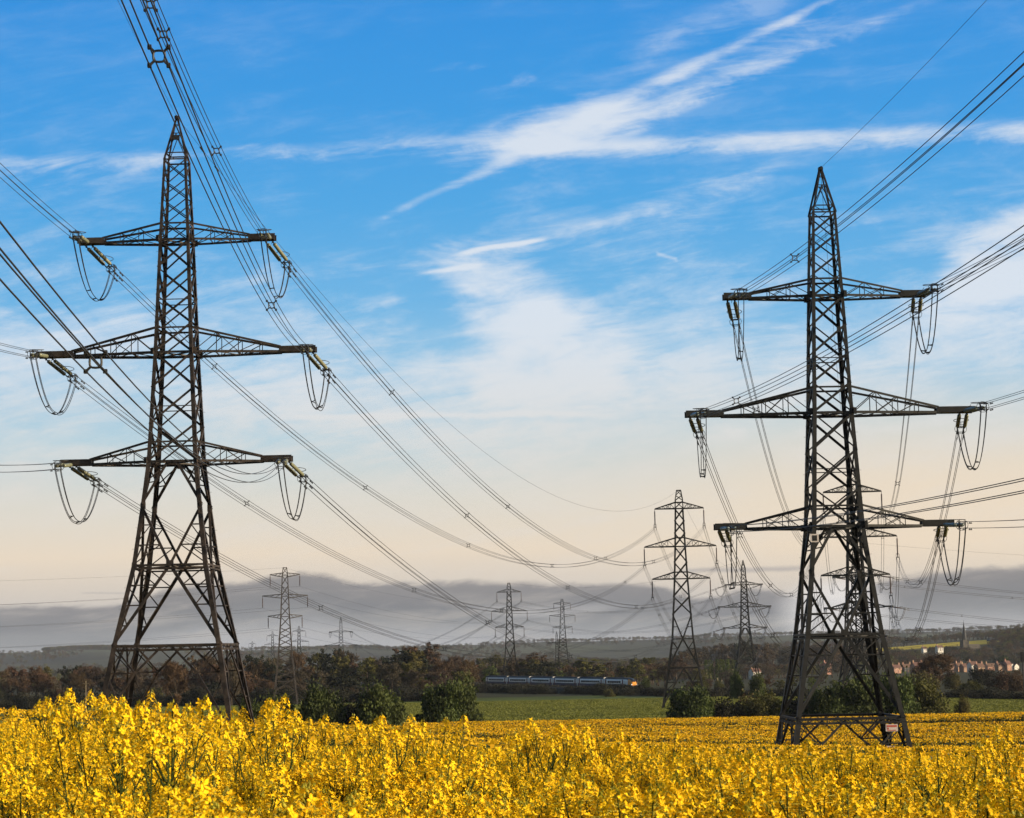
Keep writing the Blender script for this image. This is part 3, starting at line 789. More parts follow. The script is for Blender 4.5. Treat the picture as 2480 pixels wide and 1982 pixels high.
sagL = {('U', 1): 16.5, ('U', -1): 16.5, ('M', 1): 14.75, ('M', -1): 15.25, ('L', 1): 15.25, ('L', -1): 14.25}
prevL = {('U', 1): (20.3, 8, 12), ('M', 1): (21.8, 2, 11), ('L', 1): (23, 19, 16.5), ('U', -1): (18, 10, 9), ('M', -1): (14, 8, 11), ('L', -1): (14, 8, 11)}
ATU, ATM, ATL = [46, 75, 80], [54, 112], [112]
sagR = {('U', -1): 11.75, ('U', 1): 6.5, ('M', -1): 10, ('M', 1): 9.0, ('L', 1): 8.5, ('L', -1): 9.75}
prevR = {('U', -1): (8, 8, 10), ('M', -1): (14, 12, 9), ('L', -1): (16, 6, 6), ('U', 1): (10, 10, 8), ('M', 1): (14, 14, 7), ('L', 1): (14, 12, 8)}
for root, T, TN, sag, prev, who, nxt, mi in ((big_left, TL, T3, sagL, prevL, 'left', 'the slender pylon beyond the train', M['insul']), (big_right, TR, T4, sagR, prevR, 'right', 'the slender pylon behind it', M['insul'])):
    for i, k in enumerate(KEYS):
        far = sus_tip(TN, k); ew, el, dl = string_up(root, T, k, far, sag[k], mi, True)
        bundle(ew, far, sag[k] * .97, f'four-wire bundle sagging away from the {PN[k]} arm of the big {who} pylon', .026, 56, seed=i * 3 + T['x'].__int__(), first=24 + 9 * i)
        px_, pz_, ps = prev[k]; tipw = tip_world(T, *k); near = tipw + np.array((px_, -320., pz_))
        ew2, el2, dl2 = string_up(root, T, k, near, ps, M['insul2'] if who == 'right' else mi, False)
        first = {('left', 'U', 1): 31, ('left', 'M', 1): 13, ('left', 'L', 1): 88, ('right', 'U', -1): 26, ('right', 'M', -1): 17}.get((who, *k), 40)
        bundle(ew2, near, ps * .97, f'overhead four-wire bundle nearing the {PN[k]} arm of the big {who} pylon', .022, 56 if who == 'left' else 400, seed=i * 7 + 1, first=first, n=70, at={('left', 'U', 1): ATU, ('left', 'M', 1): ATM, ('left', 'L', 1): ATL}.get((who, *k)))
        jumper(root, el, dl, el2, dl2, 3.9 if who == 'left' else 4.1)
def peak(T, h=45.1): return np.array((T['x'], T['y'], T['z'] + T.get('ext', 0) + h))
single_wire(peak(TL), np.array((37.4, 460, 34.9)), 16.0, 'thin earth wire sagging from the big left pylon tip to the slender middle pylon', .017, dampers=True)
single_wire(peak(TL), peak(TL) + np.array((18, -320., 14)), 8, 'thin earth wire rising from the big left pylon tip out of the top edge', .014)
single_wire(peak(TR), np.array((64.9, 388, T4['z'] + 46.5)), 8.5, 'thin earth wire running down behind the big right pylon to the slender pylon', .017)
single_wire(peak(TR), peak(TR) + np.array((12, -320., 12)), 8, 'thin earth wire from the tip of the big right pylon to the upper right corner', .014)

# ---- farther tension pylons
MW = 1.6
def place_far(T, label):
    root = tension_pylon('tension_pylon', T['ext'], M['far_steel'], False, False); place(root, T)
    tag(root, label, 'pylon', 'tension pylons'); return root
T5 = dict(x=101., y=900., ext=10.0, rz=R(0)); T5['z'] = -8.4 - T5['ext']
T6 = dict(x=107.5, y=640., ext=3.5, rz=R(-36)); T6['z'] = -14.0 - T6['ext']
T11 = dict(x=-129., y=1500., ext=6., rz=R(5)); T11['z'] = 14.2 - 34.2 - T11['ext']
p5 = place_far(T5, 'far pylon with drooping wire loops between the middle slender and big right pylons')
p6 = place_far(T6, 'far pylon with dark level insulators half hidden behind the big right pylon')
p11 = place_far(T11, 'tiny pylon with drooping loops on the skyline right of the flat-topped pylon')
MW = 1.0
for i, k in enumerate(KEYS):
    # middle slender pylon -> far pylon -> small slender pylon -> tiny pylon
    a = sus_tip(T3, k); tw = tip_world(T5, *k)
    ew, el, dl = string_up(p5, T5, k, a, 16, M['insul3'], False)
    bundle(a, ew, 16, f'thin bundle joining the {PN[k]} arms of middle slender pylon and looped far pylon', .024, 60, seed=i, quad=.25)
    b = sus_tip(T8, (k[0], -k[1] if False else k[1]))
    ew2, el2, dl2 = string_up(p5, T5, k, b, 7.5, M['insul3'], True) if False else string_up(p5, T5, k, b + np.array((0, 0, 0)), 7.5, M['insul3'], False)
    bundle(ew2, b, 7.5, f"low thin bundle from the looped far pylon to the small slender pylon's {PN[k]} arm", .026, 48, seed=i + 5)
    jumper(p5, el, dl, el2 + np.array((0, .01, 0)), dl2, 3.6, .035)
    c = tip_world(T11, *k)
    bundle(b, c, 17, f"thin bundle falling left from the small slender pylon's {PN[k]} arm", .034, 0, seed=i + 9)
    # slender pylon behind the right one -> angled far pylon -> out of frame to the right
    a = sus_tip(T4, k)
    ew, el, dl = string_up(p6, T6, k, a, 9, M['insul3'], False)
    bundle(a, ew, 9, f'thin bundle beyond the {PN[k]} arm of the slender pylon behind the big right one', .024, 55, seed=i + 3)
    far = np.array((430. + k[1] * 6, 800. - k[1] * 10, tip_world(T6, *k)[2] + 2.0))
    ew2, el2, dl2 = string_up(p6, T6, k, far, 11, M['insul3'], True)
    bundle(ew2, far, 11, f"thin bundle running right above the church from the angled far pylon's {PN[k]} arm", .022, 45, seed=i + 11)
    jumper(p6, el, dl, el2, dl2, 3.6, .035)
    # tiny pylon: loops and strings on both sides
    ew, el, dl = string_up(p11, T11, k, b, 12, M['insul3'], False)
    ew2, el2, dl2 = string_up(p11, T11, k, c + np.array((-120, 500, 0)), 12, M['insul3'], True)
    jumper(p11, el, dl, el2, dl2, 3.6, .05)
single_wire((37.4, 460, 34.9), peak(T5), 9, 'faint earth wire from the slender middle pylon down to the far pylon with loops', .022)
single_wire(peak(T5), (-3, 928, T8['z'] + 46.5), 6, 'faint earth wire between the far pylon with loops and the small slender pylon', .026)
single_wire((64.9, 388, T4['z'] + 46.5), peak(T6), 6, 'faint earth wire from the slender pylon behind the big right one to another pylon', .022)
single_wire(peak(T6), (430, 800, peak(T6)[2] + 2), 7, 'faint earth wire running right from the tip of the angled far pylon', .022)

# ---- old flat-topped pylons with one wire per insulator
OLD = dict(U=(4.6, 37.4), M=(6.95, 30.9), L=(5.25, 24.7))
def old_pylon(name, m):
    root = empty(name)
    fr = Frame([(-6.5, 4.3), (0, 3.6), (14, 2.15), (24.7, 1.45), (30.9, 1.18), (37.4, .92), (39.7, .62)])
    zs = [-6.5, -2, 2, 6, 10, 14, 17.8, 21.4, 24.7, 27.8, 30.9, 34.2, 37.4, 39.7]
    legs(fr, zs, [.30, .30, .30, .29, .28, .26, .26, .25, .24, .23, .22, .2, .18], m, root, False)
    mb = MB()
    for f in range(4):
        for a, b in zip(zs[:-1], zs[1:]):
            if b - a > 3.4 and a > 4: h = (a + b) / 2; xpanel(mb, fr, f, a, h, .16, .13); xpanel(mb, fr, f, h, b, .16, .13)
            else: xpanel(mb, fr, f, a, b, .12, .10)
        for z in (5, 14, 24.7, 30.9, 37.4, 39.65): mb.angle(fr.P(f, -1, z), fr.P(f, 1, z), .13, FN[f])
    mb.build('body_lattice', m, root)
    for s in (-1, 1):
        for k in 'UML':
            L, z = OLD[k]; mb = MB(); hw = fr.hw(z)
            for sy in (-1, 1):
                mb.bar((s * hw, sy * hw, z - .55), (s * L, sy * .12, z + .15), .15); mb.bar((s * hw, sy * hw, z + .62), (s * L, sy * .12, z + .2), .13)
                for t in (.3, .6): mb.bar((s * (hw + (L - hw) * t), sy * (hw + (.12 - hw) * t), z - .55 + .7 * t), (s * (hw + (L - hw) * (t - .25)), sy * (hw + (.12 - hw) * (t - .25)), z + .62 - .42 * (t - .25)), .06)
            mb.build('cross_arm', m, root)
            mb = MB(); x = s * (L - .08); pts, rr = [], []
            mb.bar((x, 0, z + .1), (x, 0, z - 3.4), .06); mb.bar((x, 0, z - 3.1), (x, 0, z - 3.5), .1); mb.bar((x, -.25, z - 3.45), (x, .25, z - 3.45), .1)
            o = mb.build('insulator_string', M['fitting'], root); mi = MB()
            for i in range(15):
                for (t, r_) in ((.05, .09), (.35, .16), (.7, .16), (.95, .09)): pts.append((x, 0, z - .4 - 2.7 * (i + t) / 15)); rr.append(r_)
            mi.tube(pts, rr, 7); mi.build('insulator', M['insul3'], o, True)
    return root
def old_tip(T, key): L, z = OLD[key[0]]; ca, sa = math.cos(T['rz']), math.sin(T['rz']); return np.array((T['x'] + key[1] * L * ca, T['y'] + key[1] * L * sa, T['z'] + z - 3.5))
T7 = dict(x=-70.8, y=625., z=25.95 - 39.7, rz=R(4)); T9 = dict(x=25., y=1100., z=26.5 - 39.7 - .8, rz=R(-4))
MW = 1.35; o7 = old_pylon('suspension_pylon', M['sunlit_steel']); place(o7, T7)
tag(o7, 'grey flat-topped pylon with straight arms just right of the big left pylon', 'pylon', 'flat-topped pylons')
o9 = old_pylon('suspension_pylon', M['far_steel']); MW = 1.0; place(o9, T9); tag(o9, 'small dark flat-topped pylon rising from behind the middle of the train', 'pylon', 'flat-topped pylons')
for i, k in enumerate(KEYS):
    a, b = old_tip(T7, k), old_tip(T9, k)
    single_wire(a, b, 9, f"thin wire from the flat-topped pylon's {PN[k]} arm to the pylon behind the train", .026, 'power_line', 'thin single power lines', 50)
    l = np.array((-330. + k[1] * 2, 560. - k[1] * 6, a[2] + 1.0))
    single_wire(a, l, 5.5, f"thin wire from the flat-topped pylon's {PN[k]} arm to the left edge", .024, 'power_line', 'thin single power lines', 40)
single_wire((T7['x'], T7['y'], 25.9), (T9['x'], T9['y'], 26), 7, 'thinnest top wire joining the two flat-topped pylons', .022)
single_wire((T7['x'], T7['y'], 25.9), (-330, 560, 27), 4, 'thinnest top wire from the flat-topped pylon to the left edge of the picture', .02)

# ---- tiny pylons on the skyline, copies of the kinds above
def far_copy(src, px, D, top_y, H, rz, label, group, sc=1.0):
    o = dup(src); p = unp(px, top_y, D); sc = (p[2] - gz(p[0], D)) / H; o.location = (p[0], D, p[2] - H * sc); o.rotation_euler = (0, 0, rz); o.scale = (sc,) * 3
    tag(o, label, 'pylon', group); return o
far_copy(sus, 660, 1850, 1530, 46.6, R(4), 'tiny pale pylon on the skyline just left of the flat-topped pylon', 'suspension pylons')
far_copy(sus, 724, 1630, 1517, 46.6, R(2), 'tiny pale pylon just right of the legs of the flat-topped pylon', 'suspension pylons')
far_copy(sus, 611, 2600, 1553, 46.6, R(4), 'faintest tiny pylon on the hazy ridge right of the big left pylon', 'suspension pylons')
far_copy(p11, 1348, 1150, 1530, 51.1, R(3), 'dark pylon overlapping the flat-topped pylon behind the train', 'tension pylons', .95)

# ------------------------------------------------------------------ trees and bushes
def quads_mesh(name, C, Xa, Ya, m):
    """many small faces: centres C with half axes Xa, Ya (N,3 each)"""
    n = len(C); V4 = np.stack([C - Xa - Ya, C + Xa - Ya, C + Xa + Ya, C - Xa + Ya], 1).reshape(-1, 3)
    me = bpy.data.meshes.new(name); me.vertices.add(4 * n); me.vertices.foreach_set('co', V4.astype(np.float32).ravel())
    me.loops.add(4 * n); me.loops.foreach_set('vertex_index', np.arange(4 * n, dtype=np.int32))
    me.polygons.add(n); me.polygons.foreach_set('loop_start', np.arange(0, 4 * n, 4, dtype=np.int32))
    me.update(calc_edges=True); me.materials.append(m); return me
def rnd_dirs(r, n):
    v = r.normal(size=(n, 3)); return v / np.linalg.norm(v, axis=1)[:, None]

def tree_meshes(kind, seed, leafmat, barkmat, n=2200):
    """unit tree, 10 m tall. kinds: broad, round, tall, bare, poplar, cedar"""
    r = np.random.default_rng(seed); mb = MB(); tips = []
    H = 10.0; th = dict(broad=.22, round=.18, tall=.2, bare=.2, poplar=.1, cedar=.3)[kind]
    lean = r.normal(0, .25, 2)
    trunk = [np.array((lean[0] * t * t, lean[1] * t * t, H * t * (.72 if kind != 'poplar' else .95))) for t in np.linspace(0, 1, 7)]
    mb.tube(trunk, list(np.linspace(.30, .07, 7)), 7)
    nl = 16 if kind != 'poplar' else 22
    for i in range(nl):
        t = th / .8 + (1 - th / .8) * (i + r.random()) / nl; t = min(.97, t); b = trunk[0] + (trunk[-1] - trunk[0]) * t
        az = i * 2.4 + r.normal(0, .3); f = 1 - abs(t - .5) * .7
        ln = dict(broad=4.2, round=3.5, tall=2.8, bare=4.0, poplar=.9, cedar=4.2)[kind] * f * r.uniform(.75, 1.2)
        el = dict(broad=.45, round=.6, tall=.8, bare=.65, poplar=1.2, cedar=.08)[kind] + t * .3 * (kind != 'cedar')
        e = b + ln * np.array((math.cos(az) * math.cos(el), math.sin(az) * math.cos(el), math.sin(el)))
        mid = (b + e) / 2 + np.array((0, 0, .18 * ln * (1 if kind != 'cedar' else 0)))
        mb.tube([b, mid, e], [.10 * (1.2 - t), .06 * (1.2 - t) + .015, .02], 5); tips.append((b, mid, e, ln))
        for j in range(3):
            s = mid + (e - mid) * r.uniform(0, .9); q = s + rnd_dirs(r, 1)[0] * ln * .3 + np.array((0, 0, ln * .12)); mb.tube([s, q], [.04, .012], 4); tips.append((s, (s + q) / 2, q, ln * .6))
    # leaf / twig clumps along and round the limbs, with gaps
    cl = []
    for (b, mid, e, ln) in tips:
        for _ in range(2):
            t = r.uniform(.45, 1.08); p = mid + (e - mid) * (t * 2 - 1) if t > .5 else b + (mid - b) * t * 2; cl.append((p, r.uniform(.45, .95) * (.5 + ln * .12)))
    per = max(6, n // len(cl)); C, Rr = [], []
    for p, rad in cl:
        d = rnd_dirs(r, per) * (r.random((per, 1)) ** .45) * rad
        if kind == 'cedar': d[:, 2] *= .25; d[:, :2] *= 1.5
        if kind == 'poplar': d[:, :2] *= .8; d[:, 2] *= 1.5
        C.append(p + d); Rr.append(d / rad)
    C = np.concatenate(C); D = np.concatenate(Rr); k = len(C)
    if kind == 'bare':
        a = rnd_dirs(r, k) * .5 + D * .8 + np.array((0, 0, .35)); a /= np.linalg.norm(a, axis=1)[:, None]
        b = np.cross(a, rnd_dirs(r, k)); b /= np.linalg.norm(b, axis=1)[:, None]
        Xa, Ya = a * r.uniform(.2, .42, (k, 1)), b * r.uniform(.02, .05, (k, 1))
    else:
        a = rnd_dirs(r, k); b = np.cross(a, rnd_dirs(r, k)); b /= np.linalg.norm(b, axis=1)[:, None]; s = r.uniform(.09, .2, (k, 1))
        Xa, Ya = a * s, b * s * .8
    z = C[:, 2]; top = np.percentile(z, 99.5); sc = H / top
    C, Xa, Ya = C * sc, Xa * sc, Ya * sc; mb.v = [tuple(np.array(v) * sc) for v in mb.v]
    return mb.mesh('trunk', barkmat, True), quads_mesh('crown', C, Xa, Ya, leafmat)

TREES = {}
for key, kind, lm, bk, n, cnt in (('brown', 'bare', 'twig', 'bark', 3600, 3), ('rust', 'broad', 'rust', 'bark', 2600, 2), ('rustbare', 'bare', 'rust', 'bark', 3600, 2), ('olive', 'round', 'olive', 'bark', 2800, 2), ('green', 'round', 'green', 'bark', 2800, 2),
                                ('dark', 'broad', 'dark', 'bark', 3200, 2), ('cedar', 'cedar', 'dark', 'bark', 3000, 1), ('poplar', 'poplar', 'green', 'palebark', 1500, 2), ('thinpoplar', 'poplar', 'rust', 'bark', 1300, 1)):
    TREES[key] = [tree_meshes(kind, 100 + 17 * j + len(TREES) * 5, M[lm], M[bk], n) for j in range(cnt)]
TW = dict(brown='bare brown', rust='broad rusty', rustbare='bare reddish', olive='round olive', green='fresh green', dark='dark evergreen', cedar='flat dark cedar', poplar='pale-trunked', thinpoplar='slim rusty')
def tree(key, x, y, h, wide=1.0, label=None, group=None, rz=None, zoff=-.3, name=None):
    tm, cm_ = TREES[key][random.randrange(len(TREES[key]))]
    o = empty(name or {'cedar': 'cedar_tree', 'poplar': 'poplar_tree', 'thinpoplar': 'poplar_tree'}.get(key, 'tree'), (x, y, gz(x, y) + zoff), rz if rz is not None else random.uniform(0, 6.28)); s = h / 10
    o.scale = (s * wide, s * wide, s); link('trunk', tm, o); link('crown', cm_, o); tag(o, label, 'tree', group); return o

def bush_meshes(seed, lm, n=2600, lobes=9, flat=.75):
    r = np.random.default_rng(seed); mb = MB(); C = []
    for i in range(lobes):
        az = r.uniform(0, 6.28); d = r.uniform(0, .70); p = np.array((math.cos(az) * d, math.sin(az) * d, r.uniform(.28, .60) * (1.1 - d * .45)))
        mb.tube([(p[0] * .15, p[1] * .15, 0), (p[0] * .6, p[1] * .6, p[2] * .6), tuple(p)], [.035, .022, .01], 5)
        rad = r.uniform(.28, .42); k = n // lobes; v = rnd_dirs(r, k) * (r.random((k, 1)) ** .3) * rad * (1 + .25 * r.normal(size=(k, 1)) * .5); v[:, 2] *= flat; C.append(p + v)
        # stray shoots
        k2 = 14; sd = rnd_dirs(r, k2); sd[:, 2] = abs(sd[:, 2]); C.append(p + sd * rad * r.uniform(1.0, 1.35, (k2, 1)))
    k = n // 4; v = rnd_dirs(r, k) * .75; v[:, 2] = r.random(k) * .28; C.append(v * np.array((1, 1, 1)))
    C = np.concatenate(C); C[:, 2] = np.maximum(C[:, 2], .02); k = len(C)
    a = rnd_dirs(r, k); b = np.cross(a, rnd_dirs(r, k)); b /= np.linalg.norm(b, axis=1)[:, None]; s = r.uniform(.014, .036, (k, 1))
    C[:, 2] /= np.percentile(C[:, 2], 99.3)
    return mb.mesh('stems', M['bark'], True), quads_mesh('foliage', C, a * s, b * s * .8, lm)
BUSH = dict(bush=[bush_meshes(300 + i, M['bush'], 6500, 11) for i in range(3)], scrub=[bush_meshes(330 + i, M['scrub'], 4500, 9) for i in range(3)], rust=[bush_meshes(350, M['rust'], 4200, 9)], olive=[bush_meshes(360 + i, M['olive'], 4500, 9) for i in range(2)])
def bush(key, x, y, r, h, label, group=None, name='bush', ry=None):
    sm, fm = random.choice(BUSH[key]); o = empty(name, (x, y, gz(x, y) - .1), random.uniform(0, 6.28)); o.scale = (r, ry or r, h)
    link('stems', sm, o); link('foliage', fm, o); tag(o, label, 'bush', group); return o
def bpx(key, px, D, wpx, hpx, label, group=None, name='bush', ry=None):
    """bush at photo column px, D metres away, wpx wide and hpx tall as it shows"""
    f = 1.25 if group and 'far edge' in group else 1.0; wpx *= f; hpx *= f + .03 if px < 1500 else 1.02; p = unp(px, hz(px), D); return bush(key, p[0], D, wpx / 2 / FPX * D, hpx / FPX * D, label, group, name, ry)

# bushes on the far edge of the rape field
ORD = 'first second third fourth fifth sixth seventh eighth ninth tenth eleventh twelfth thirteenth fourteenth fifteenth sixteenth seventeenth eighteenth nineteenth twentieth'.split()
def ordw(i):
    if i < 20: return ORD[i]
    a, b = divmod(i + 1, 10)
    return ['twenty', 'thirty', 'forty', 'fifty', 'sixty'][a - 2] + '-' + ORD[b - 1] if b else ['thirtieth', 'fortieth', 'fiftieth', 'sixtieth'][a - 3]
G = 'bushes along the far edge of the rape field'
bpx('bush', 660, 292, 96, 78, 'low dark bush under the flat-topped pylon, leftmost of the field edge row', G)
bpx('bush', 612, 300, 70, 66, 'small dark bush at the right foot of the big left pylon', G)
bpx('bush', 773, 292, 104, 94, 'round green bush with a sunlit right top, between the flat-topped pylon and the gap', G)
bpx('scrub', 848, 296, 74, 62, 'low black bush joining two rounder green bushes', G)
bpx('bush', 912, 292, 120, 92, 'green bush left of the open gap, second from the train side', G)
bpx('bush', 1060, 305, 120, 86, 'dense green bush standing alone below the tail of the train, left lobe', G)
bpx('bush', 1125, 306, 92, 96, 'taller green bush touching a denser one below the tail of the train', G)
bpx('bush', 1662, 330, 112, 88, 'black green bush at the foot of the slender pylon beyond the train', G)
bpx('scrub', 1745, 332, 100, 62, 'low brown scrub left of the big right pylon', G)
bpx('rust', 1800, 336, 90, 64, 'reddish brown scrub just left of the big right pylon leg', G)
bpx('olive', 1852, 332, 110, 72, 'olive scrub against the left leg of the big right pylon', G)
bpx('scrub', 1925, 334, 100, 66, 'dark scrub seen low through the left half of the big right pylon', G)
bpx('bush', 1990, 330, 110, 84, 'dark rounded bush in the middle of the big right pylon', G)
bpx('bush', 2075, 330, 130, 104, 'largest dark bush, between the legs of the big right pylon', G)
bpx('bush', 2170, 332, 110, 110, 'tall dark bush at the right leg of the big right pylon', G)
bpx('olive', 2225, 334, 104, 92, 'green brown bush just right of the big right pylon', G)
bpx('olive', 2322, 336, 34, 56, 'single young pale green bush standing alone right of the big right pylon', G)
bpx('rust', 2350, 334, 46, 16, 'low brown heap of cuttings right of the lone young bush', G)

# ------------------------------------------------------------------ railway
RD = np.array((0.380, -0.925)); RN = np.array((0.925, 0.380))        # along the track towards the right / away side
NOSE = np.array((41.2, 720.0))
def rz_(s): return -14.85 + np.interp(s, [-1500, 0, 260, 700], [-2.2, 0, 1.25, 2.2])   # rail level at distance s ahead of the nose
def rp(s, off=0.0): p = NOSE + RD * s + RN * off; return p
def rail_line():
    ss = np.linspace(-900, 420, 90); mb = MB(); prof = [(-9.5, None), (-3.4, -.55), (3.4, -.55), (12, None)]
    rows = []
    for s in ss:
        row = []
        for off, dz_ in prof:
            p = rp(s, off); z = float(rz_(s)) + dz_ if dz_ is not None else min(gz(*p), float(rz_(s)) - .8) - .3; row.append((p[0], p[1], z))
        rows.append(row)
    for a, b in zip(rows[:-1], rows[1:]):
        for i in range(3): mb.poly((a[i], a[i + 1], b[i + 1], b[i]))
    o = mb.build('embankment', mat('embankment_grass', (.018, .020, .009), .95, 0, .5, .4, bump=.4)); tag(o, kind='structure')
    root = empty('railway_track', (NOSE[0], NOSE[1], -14.85)); base = np.array((NOSE[0], NOSE[1], -14.85))
    mb = MB()
    for a, b in zip(ss[:-1], ss[1:]):
        q = [np.array((*rp(s, o_), float(rz_(s)) - .50 + d_)) - base for s in (a, b) for o_, d_ in ((-2.6, 0), (-2.0, .26), (2.0, .26), (2.6, 0))]
        for i in range(3): mb.poly((q[i], q[i + 1], q[4 + i + 1], q[4 + i]))
    mb.build('ballast', M['ballast'], root)
    for off in (-.72, .72):
        mb = MB(); mb.tube([np.array((*rp(s, off), float(rz_(s)) - .08)) - base for s in ss], .08, 4); mb.build('rail', M['rail'], root)
    mb = MB()
    for s in np.arange(-250, 400, .75):
        c = np.array((*rp(s), float(rz_(s)) - .21)) - base; mb.box(c, (2.6, .25, .14), rot=np.array(Matrix.Rotation(math.atan2(RN[1], RN[0]), 3, 'Z')))
    t = mb.build('sleepers', M['sleeper'], root); t['kind'] = 'stuff'
    tag(root, 'single railway track on a low dark bank, under the white train', 'railway track')
rail_line()

# dark scrub on the near bank of the railway
random.seed(11); i = 0
OFFP = ['below the tail of the train', 'below the middle coaches', 'below the nose of the train', 'between the slender pylon and the big right pylon', 'behind the big right pylon', 'right of the big right pylon', 'at the right edge']
bank = {}
OFFP = ['below the train tail', 'below the middle coaches', 'below the train nose', 'left of the big right pylon', 'behind the big right pylon', 'right of the big right pylon', 'at the right edge']
for s in list(np.arange(-330, 300, 7.5)) + list(np.arange(-640, -330, 15.)):
    p = rp(s + random.uniform(-2, 2), random.uniform(-19, -8)); px = 1240 + p[0] / p[1] * FPX
    j = 0 if px < 1330 else 1 if px < 1430 else 2 if px < 1570 else 3 if px < 1880 else 4 if px < 2200 else 5 if px < 2400 else 6
    h = random.uniform(2.6, 4.0) if s < 30 else random.uniform(2.0, 3.0)
    bank.setdefault(j, []).append((px, bush('scrub', p[0], p[1], random.uniform(4.6, 6.6), h, None, 'black scrub along the railway bank', 'scrub_bush', random.uniform(4, 6))))
for j, l in bank.items():
    for i, (px, o) in enumerate(sorted(l, key=lambda a: a[0])): o['label'] = f'low black scrub on the bank {OFFP[j]}, ' + ordw(i) + ' from left'
for px, D, w, h, lab in ((1475, 668, 36, 18, 'pale olive bush on the bank in front of the second coach'), (1780, 560, 46, 66, 'round dark bush standing on the railway bank left of the big right pylon'), (1828, 556, 54, 60, 'dark leaning bush on the bank at the left leg of the big right pylon'),
                      (1560, 735, 34, 34, 'round dark bush right in front of the train nose'), (2215, 590, 120, 50, 'green bush bank behind the right leg of the big right pylon')):
    bpx('bush' if D != 668 and D != 590 else 'olive', px, D, w, h, lab, 'bushes on the railway bank')

# ------------------------------------------------------------------ train
def train():
    root = empty('passenger_train', (NOSE[0], NOSE[1], float(rz_(0))), math.atan2(RD[1], RD[0]))
    prof = [(-1.32, .55), (-1.37, 1.25), (-1.37, 2.55), (-1.25, 3.05), (-.95, 3.45), (-.45, 3.68), (.45, 3.68), (.95, 3.45), (1.25, 3.05), (1.37, 2.55), (1.37, 1.25), (1.32, .55)]
    def shell(mb, x0, x1, i0, i1, grow=0.0):
        pr = [(y * (1 + grow), z) for y, z in prof[i0:i1 + 1]]
        for (y0, z0), (y1, z1) in zip(pr[:-1], pr[1:]): mb.poly(((x0, y0, z0), (x1, y0, z0), (x1, y1, z1), (x0, y1, z1)))
    L, gap = 22.6, .75; x = 0.0
    for c in range(6):
        lead = c == 0; x1 = x - (5.2 if lead else 0); x0 = x - L
        mb = MB()
        shell(mb, x0, x1, 1, 3); shell(mb, x0, x1, 8, 10)
        mb.poly([(x0, y, z) for y, z in prof]); 
        if not lead: mb.poly([(x1, y, z) for y, z in reversed(prof)])
        body = mb.build('coach', M['tr_white'], root)
        mb = MB(); shell(mb, x0, x1, 3, 8, .004); mb.box(((x0 + x1) / 2, 0, 3.72), (x1 - x0 - 3, 1.3, .12)); mb.build('roof', M['tr_roof'], body)
        mb = MB(); shell(mb, x0, x1, 0, 1); shell(mb, x0, x1, 10, 11); mb.build('lower_panel', M['tr_navy'], body)
        mb = MB()
        for sy in (-1, 1): mb.box(((x0 + x1) / 2, sy * 1.375, 1.33), (x1 - x0, .012, .2))
        mb.build('navy_stripe', M['tr_navy'], body)
        dxs = (x0 + 1.6, x1 - 1.6); 
        for d in dxs:
            mb = MB(); mb.box((d, 0, 1.9), (1.0, 2.78, 2.1)); mb.build('door', M['tr_red'], body)
        n = 9 if not lead else 6; a, b = dxs[0] + 1.5, dxs[1] - 1.5
        for i in range(n):
            mb = MB(); w = (b - a) / n; mb.box((a + w * (i + .5), 0, 2.15), (w * .86, 2.77, .72)); mb.build('window', M['glass'], body)
        for xb in (x0 + 3.6, x - 4.2):
            mb = MB(); mb.box((xb, 0, .52), (3.0, 2.2, .35))
            for ex in (-1.15, 1.15):
                for sy in (-.72, .72):
                    mb.tube([(xb + ex, sy - .06, .42), (xb + ex, sy + .06, .42)], .42, 12)
            mb.build('bogie', M['blackpost'], body)
        mb = MB(); mb.box(((x0 + x) / 2, 0, .62), (9.5, 2.3, .6)); mb.build('underframe_box', M['blackpost'], body)
        if not lead:
            mb = MB(); mb.box((x + gap / 2, 0, 2.0), (gap, 1.7, 2.5)); mb.build('gangway', M['tr_roof'], body)
        if lead:                                                  # sloping nose, lofted
            secs = [(0.0, 1.0, 1.0), (1.3, .985, .985), (2.5, .95, .94), (3.5, .90, .84), (4.3, .83, .70), (4.9, .74, .54), (5.2, .64, .44)]
            P = []
            for dxn, wy, hzn in secs: P.append([np.array((x1 + dxn, y * wy, .55 + (z - .55) * hzn)) for y, z in prof])
            def strip(mb, i0, i1, k0, k1):
                for k in range(k0, k1):
                    for i in range(i0, i1): mb.poly((P[k][i], P[k + 1][i], P[k + 1][i + 1], P[k][i + 1]))
            mb = MB(); strip(mb, 1, 3, 0, 2); strip(mb, 8, 10, 0, 2); nb = mb.build('nose', M['tr_white'], body, True)
            mb = MB(); strip(mb, 0, 1, 0, 5); strip(mb, 10, 11, 0, 5); mb.build('nose_skirt', M['tr_navy'], body, True)
            mb = MB(); strip(mb, 3, 8, 0, 2); mb.build('nose_roof', M['tr_roof'], body, True)
            mb = MB(); strip(mb, 1, 3, 2, 6); strip(mb, 8, 10, 2, 6); strip(mb, 3, 4, 2, 6); strip(mb, 7, 8, 2, 6); strip(mb, 4, 7, 5, 6)
            mb.poly([P[6][i] for i in range(12)]); mb.build('nose_panel', M['tr_orange'], body)
            mb = MB(); strip(mb, 4, 7, 2, 5); mb.build('windscreen', M['glass'], body, True)
            for sy in (-1, 1):
                mb = MB(); mb.tube([(x1 + 4.85, sy * .86, 1.32), (x1 + 5.16, sy * .80, 1.30)], .17, 10); mb.build('headlamp', M['lamp'], body)
            mb = MB(); mb.box((x1 + 5.15, 0, .75), (.5, 1.9, .5)); mb.box((x1 + 5.35, 0, .8), (.35, .3, .3)); mb.build('coupler_cowl', M['blackpost'], body)
        x = x0 - gap
    tag(root, 'white and navy passenger train with orange nose running on the far bank', 'train')
train()

